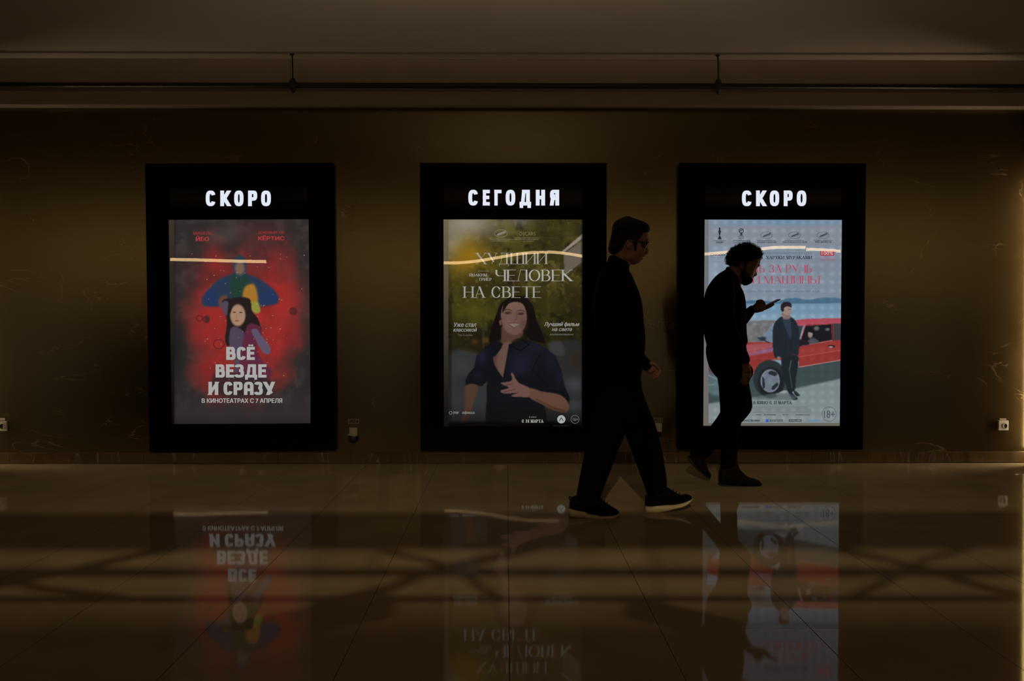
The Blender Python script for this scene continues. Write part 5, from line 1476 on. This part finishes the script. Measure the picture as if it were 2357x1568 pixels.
for s in (-1, 1):
    f.limb(h, [(1716, 604, s * 25, 5), (1715, 616, s * 24, 4), (1712.5, 628, s * 22.5, 3.6)], 9)
hair = h.build('hair', 'hair_black', man, remesh=0.005, soften=1)
rq = random.Random(9)
cu = MB()
vs = [v.co.copy() for v in hair.data.vertices]; ns = [v.normal.copy() for v in hair.data.vertices]
for i in range(1700):              # curls that stand off the head
    q = rq.randrange(len(vs))
    p, nrm = vs[q], ns[q]
    cp = CM.transposed() @ (p - CAM)
    sy = 784 - F * cp.y / -cp.z
    if sy > 607: continue
    a = nrm.orthogonal().normalized(); c = nrm.cross(a)
    r = rq.uniform(1.0, 2.2) * f.k; ln = rq.uniform(1.5, 6.5) * f.k; ph = rq.uniform(0, 6.28); tw = rq.choice((-1, 1)) * rq.uniform(5, 9)
    dr = (a * rq.uniform(-1, 1) + c * rq.uniform(-1, 1)) * 2.2 * f.k
    pts = [p - nrm * 1.2 * f.k + nrm * (ln + 1.2 * f.k) * t + dr * t * t + (a * math.cos(ph + tw * t) + c * math.sin(ph + tw * t) - a * math.cos(ph) - c * math.sin(ph)) * r for t in [k / 9 for k in range(10)]]
    cu.tube(pts, [rq.uniform(.36, .6) * f.k * (1 - .5 * k / 9) for k in range(10)], 4)
cu.build('curls', 'hair_black', hair, smooth=True)['kind'] = 'stuff'
h = MB()
f.loft(h, [(1708, 632, 1724, 638, 22.5), (1704.5, 639, 1730.5, 641.5, 20.5), (1703.5, 646, 1732, 646.5, 18), (1705, 651.5, 1729, 652, 13.5), (1710, 655.6, 1721, 656, 7)], e=2.2)
f.limb(h, [(1729, 637.5, -9, 1.8), (1733.4, 636.8, 0, 1.6), (1729, 637.5, 9, 1.8)], 8)
for s in (-1, 1): f.limb(h, [(1712.5, 626, s * 22.8, 4), (1711, 636, s * 21, 5)], 9)
for s in (-1, 1): f.ell(h, 1717.5, 637, s * 18, 9.5, 9, 5.2, 25); f.ell(h, 1713, 629, s * 21, 6, 8, 3.6, 10)
h.build('beard', 'beard', man, remesh=0.0034, soften=1)
j = MB()
f.loft(j, [(1675, 615.5, 1703, 652, 19), (1669, 621, 1702, 660, 23), (1655, 630, 1704, 668, 44), (1640, 647, 1707, 677, 60), (1627.5, 670, 1711, 690, 64), (1622, 700, 1714, 712, 63), (1620, 730, 1714.3, 738, 60), (1621.5, 760, 1715.5, 765, 58), (1626, 783, 1717.5, 787, 57), (1629.5, 795, 1712, 797, 55)])
f.limb(j, [(1668, 660, -54, 24), (1668, 708, -70, 22.5), (1675, 752, -75, 20), (1692, 788, -71, 17), (1709, 818, -66, 13.2), (1714.5, 828, -65, 11.5)])
f.limb(j, [(1672, 660, 54, 24), (1680, 710, 70, 21), (1691, 752, 68, 18), (1708, 737, 56, 14.5), (1724, 720, 45, 11.5), (1731, 712.5, 41, 9.8)])
f.limb(j, [(1672.8, 617.5, 0, 2.6), (1676, 614.5, 0, 2.0)], 8)
jk = j.build('shirt', 'brown_cloth', man, remesh=0.0055, soften=3)
t = MB()
f.loft(t, [(1631, 782, 1713, 785, 52), (1627, 812, 1717, 815, 53), (1635, 846, 1720, 850, 50), (1650, 868, 1721, 876, 42)])
f.loft(t, [(1638, 828, 1712, 836, 31, -26), (1652, 870, 1719, 878, 31, -24), (1657, 915, 1720, 918, 28, -21), (1659, 960, 1708, 962, 24, -19), (1660, 1000, 1699, 1002, 21, -18), (1660.3, 1040, 1697, 1040, 19.5, -18), (1658.5, 1078, 1695, 1064, 19, -18)])
f.loft(t, [(1640, 832, 1720, 846, 31, 26), (1655, 880, 1723, 884, 31, 24), (1659, 920, 1729, 916, 28, 21), (1659.5, 946, 1728.5, 944, 25, 20), (1640.5, 976, 1702.5, 976, 22, 19), (1612, 1010, 1664, 1012, 20, 18), (1587, 1044, 1628, 1054, 18, 18)])
t.build('trousers', 'black_denim', man, remesh=0.0055, soften=3)
def boot(upper, sole, off):
    q = MB(); f.loft(q, [(*r, off) for r in upper], e=2.4)
    so = q.build('boot', 'boot', man, smooth=True)
    q = MB(); f.loft(q, [(*r, off) for r in sole], e=3.0, sub=3)
    q.build('sole', 'boot_sole', so, smooth=True)
boot([(1657, 1112, 1657.5, 1088, 10), (1661, 1116, 1659.5, 1076, 13), (1676, 1117, 1676, 1064, 15), (1692, 1117.5, 1693, 1058, 15), (1704, 1118, 1702, 1079, 15), (1722, 1118.5, 1721, 1097, 15.5), (1737, 1119, 1736, 1102, 15), (1747, 1119, 1746, 1106, 11), (1752, 1116.5, 1752, 1111.5, 5)],
     [(1656.3, 1117, 1656.3, 1111, 10), (1662, 1117.8, 1662, 1113, 13.5), (1676, 1118.4, 1676, 1114, 14.5), (1693, 1119, 1693, 1115, 15), (1722, 1120.4, 1722, 1116, 16), (1740, 1121, 1740, 1116.5, 14.5), (1752, 1119.5, 1752, 1116, 6)], -18)
boot([(1585, 1054, 1604, 1042, 11), (1592, 1065, 1620, 1050, 13), (1604, 1079, 1626, 1068, 14), (1616, 1090, 1629, 1079, 14), (1626, 1097, 1634, 1088, 11), (1633, 1100, 1636, 1093, 6)],
     [(1583, 1055, 1586.5, 1052, 10), (1591, 1067, 1595, 1064, 13), (1604, 1081.5, 1607, 1078, 14), (1617, 1092.5, 1619, 1089, 14.5), (1627, 1099.5, 1629, 1096, 11), (1633, 1102, 1635, 1098.5, 6)], 18)
local(man)
# the phone lies on his fingers
a, c = f.P(1755.5, 707.6, 37.5), f.P(1793, 689.6, 37.5)
ph = empty('smartphone', tuple((a + c) / 2))
tag(ph, 'slim black smartphone held out by the curly-haired man', 'phone')
d = (c - a).normalized(); nz = d.cross(Vector((0, 1, 0))).normalized()
if nz.z < 0: nz = -nz
def slab(lo, hi, e0, e1, wd, name, m, bev):
    q = MB()
    w = wd * f.k
    vs = []
    for zz in (lo, hi):
        for u, v in ((e0, -1), (e1, -1), (e1, 1), (e0, 1)):
            vs.append(a + (c - a) * u + nz * zz * f.k + Vector((0, v * w, 0)))
    q.add(vs, [(0, 3, 2, 1), (4, 5, 6, 7), (0, 1, 5, 4), (1, 2, 6, 5), (2, 3, 7, 6), (3, 0, 4, 7)])
    return q.build(name, m, ph, bevel=bev)
slab(-1.35, 1.25, 0, 1, 11.5, 'case', 'phone', .0028)
slab(1.27, 1.5, .03, .97, 10.8, 'screen', emission('phone_screen', rgb(96, 62, 70), .35), .0003)  # faint pink glow put in for a reflection on the screen
local(ph)
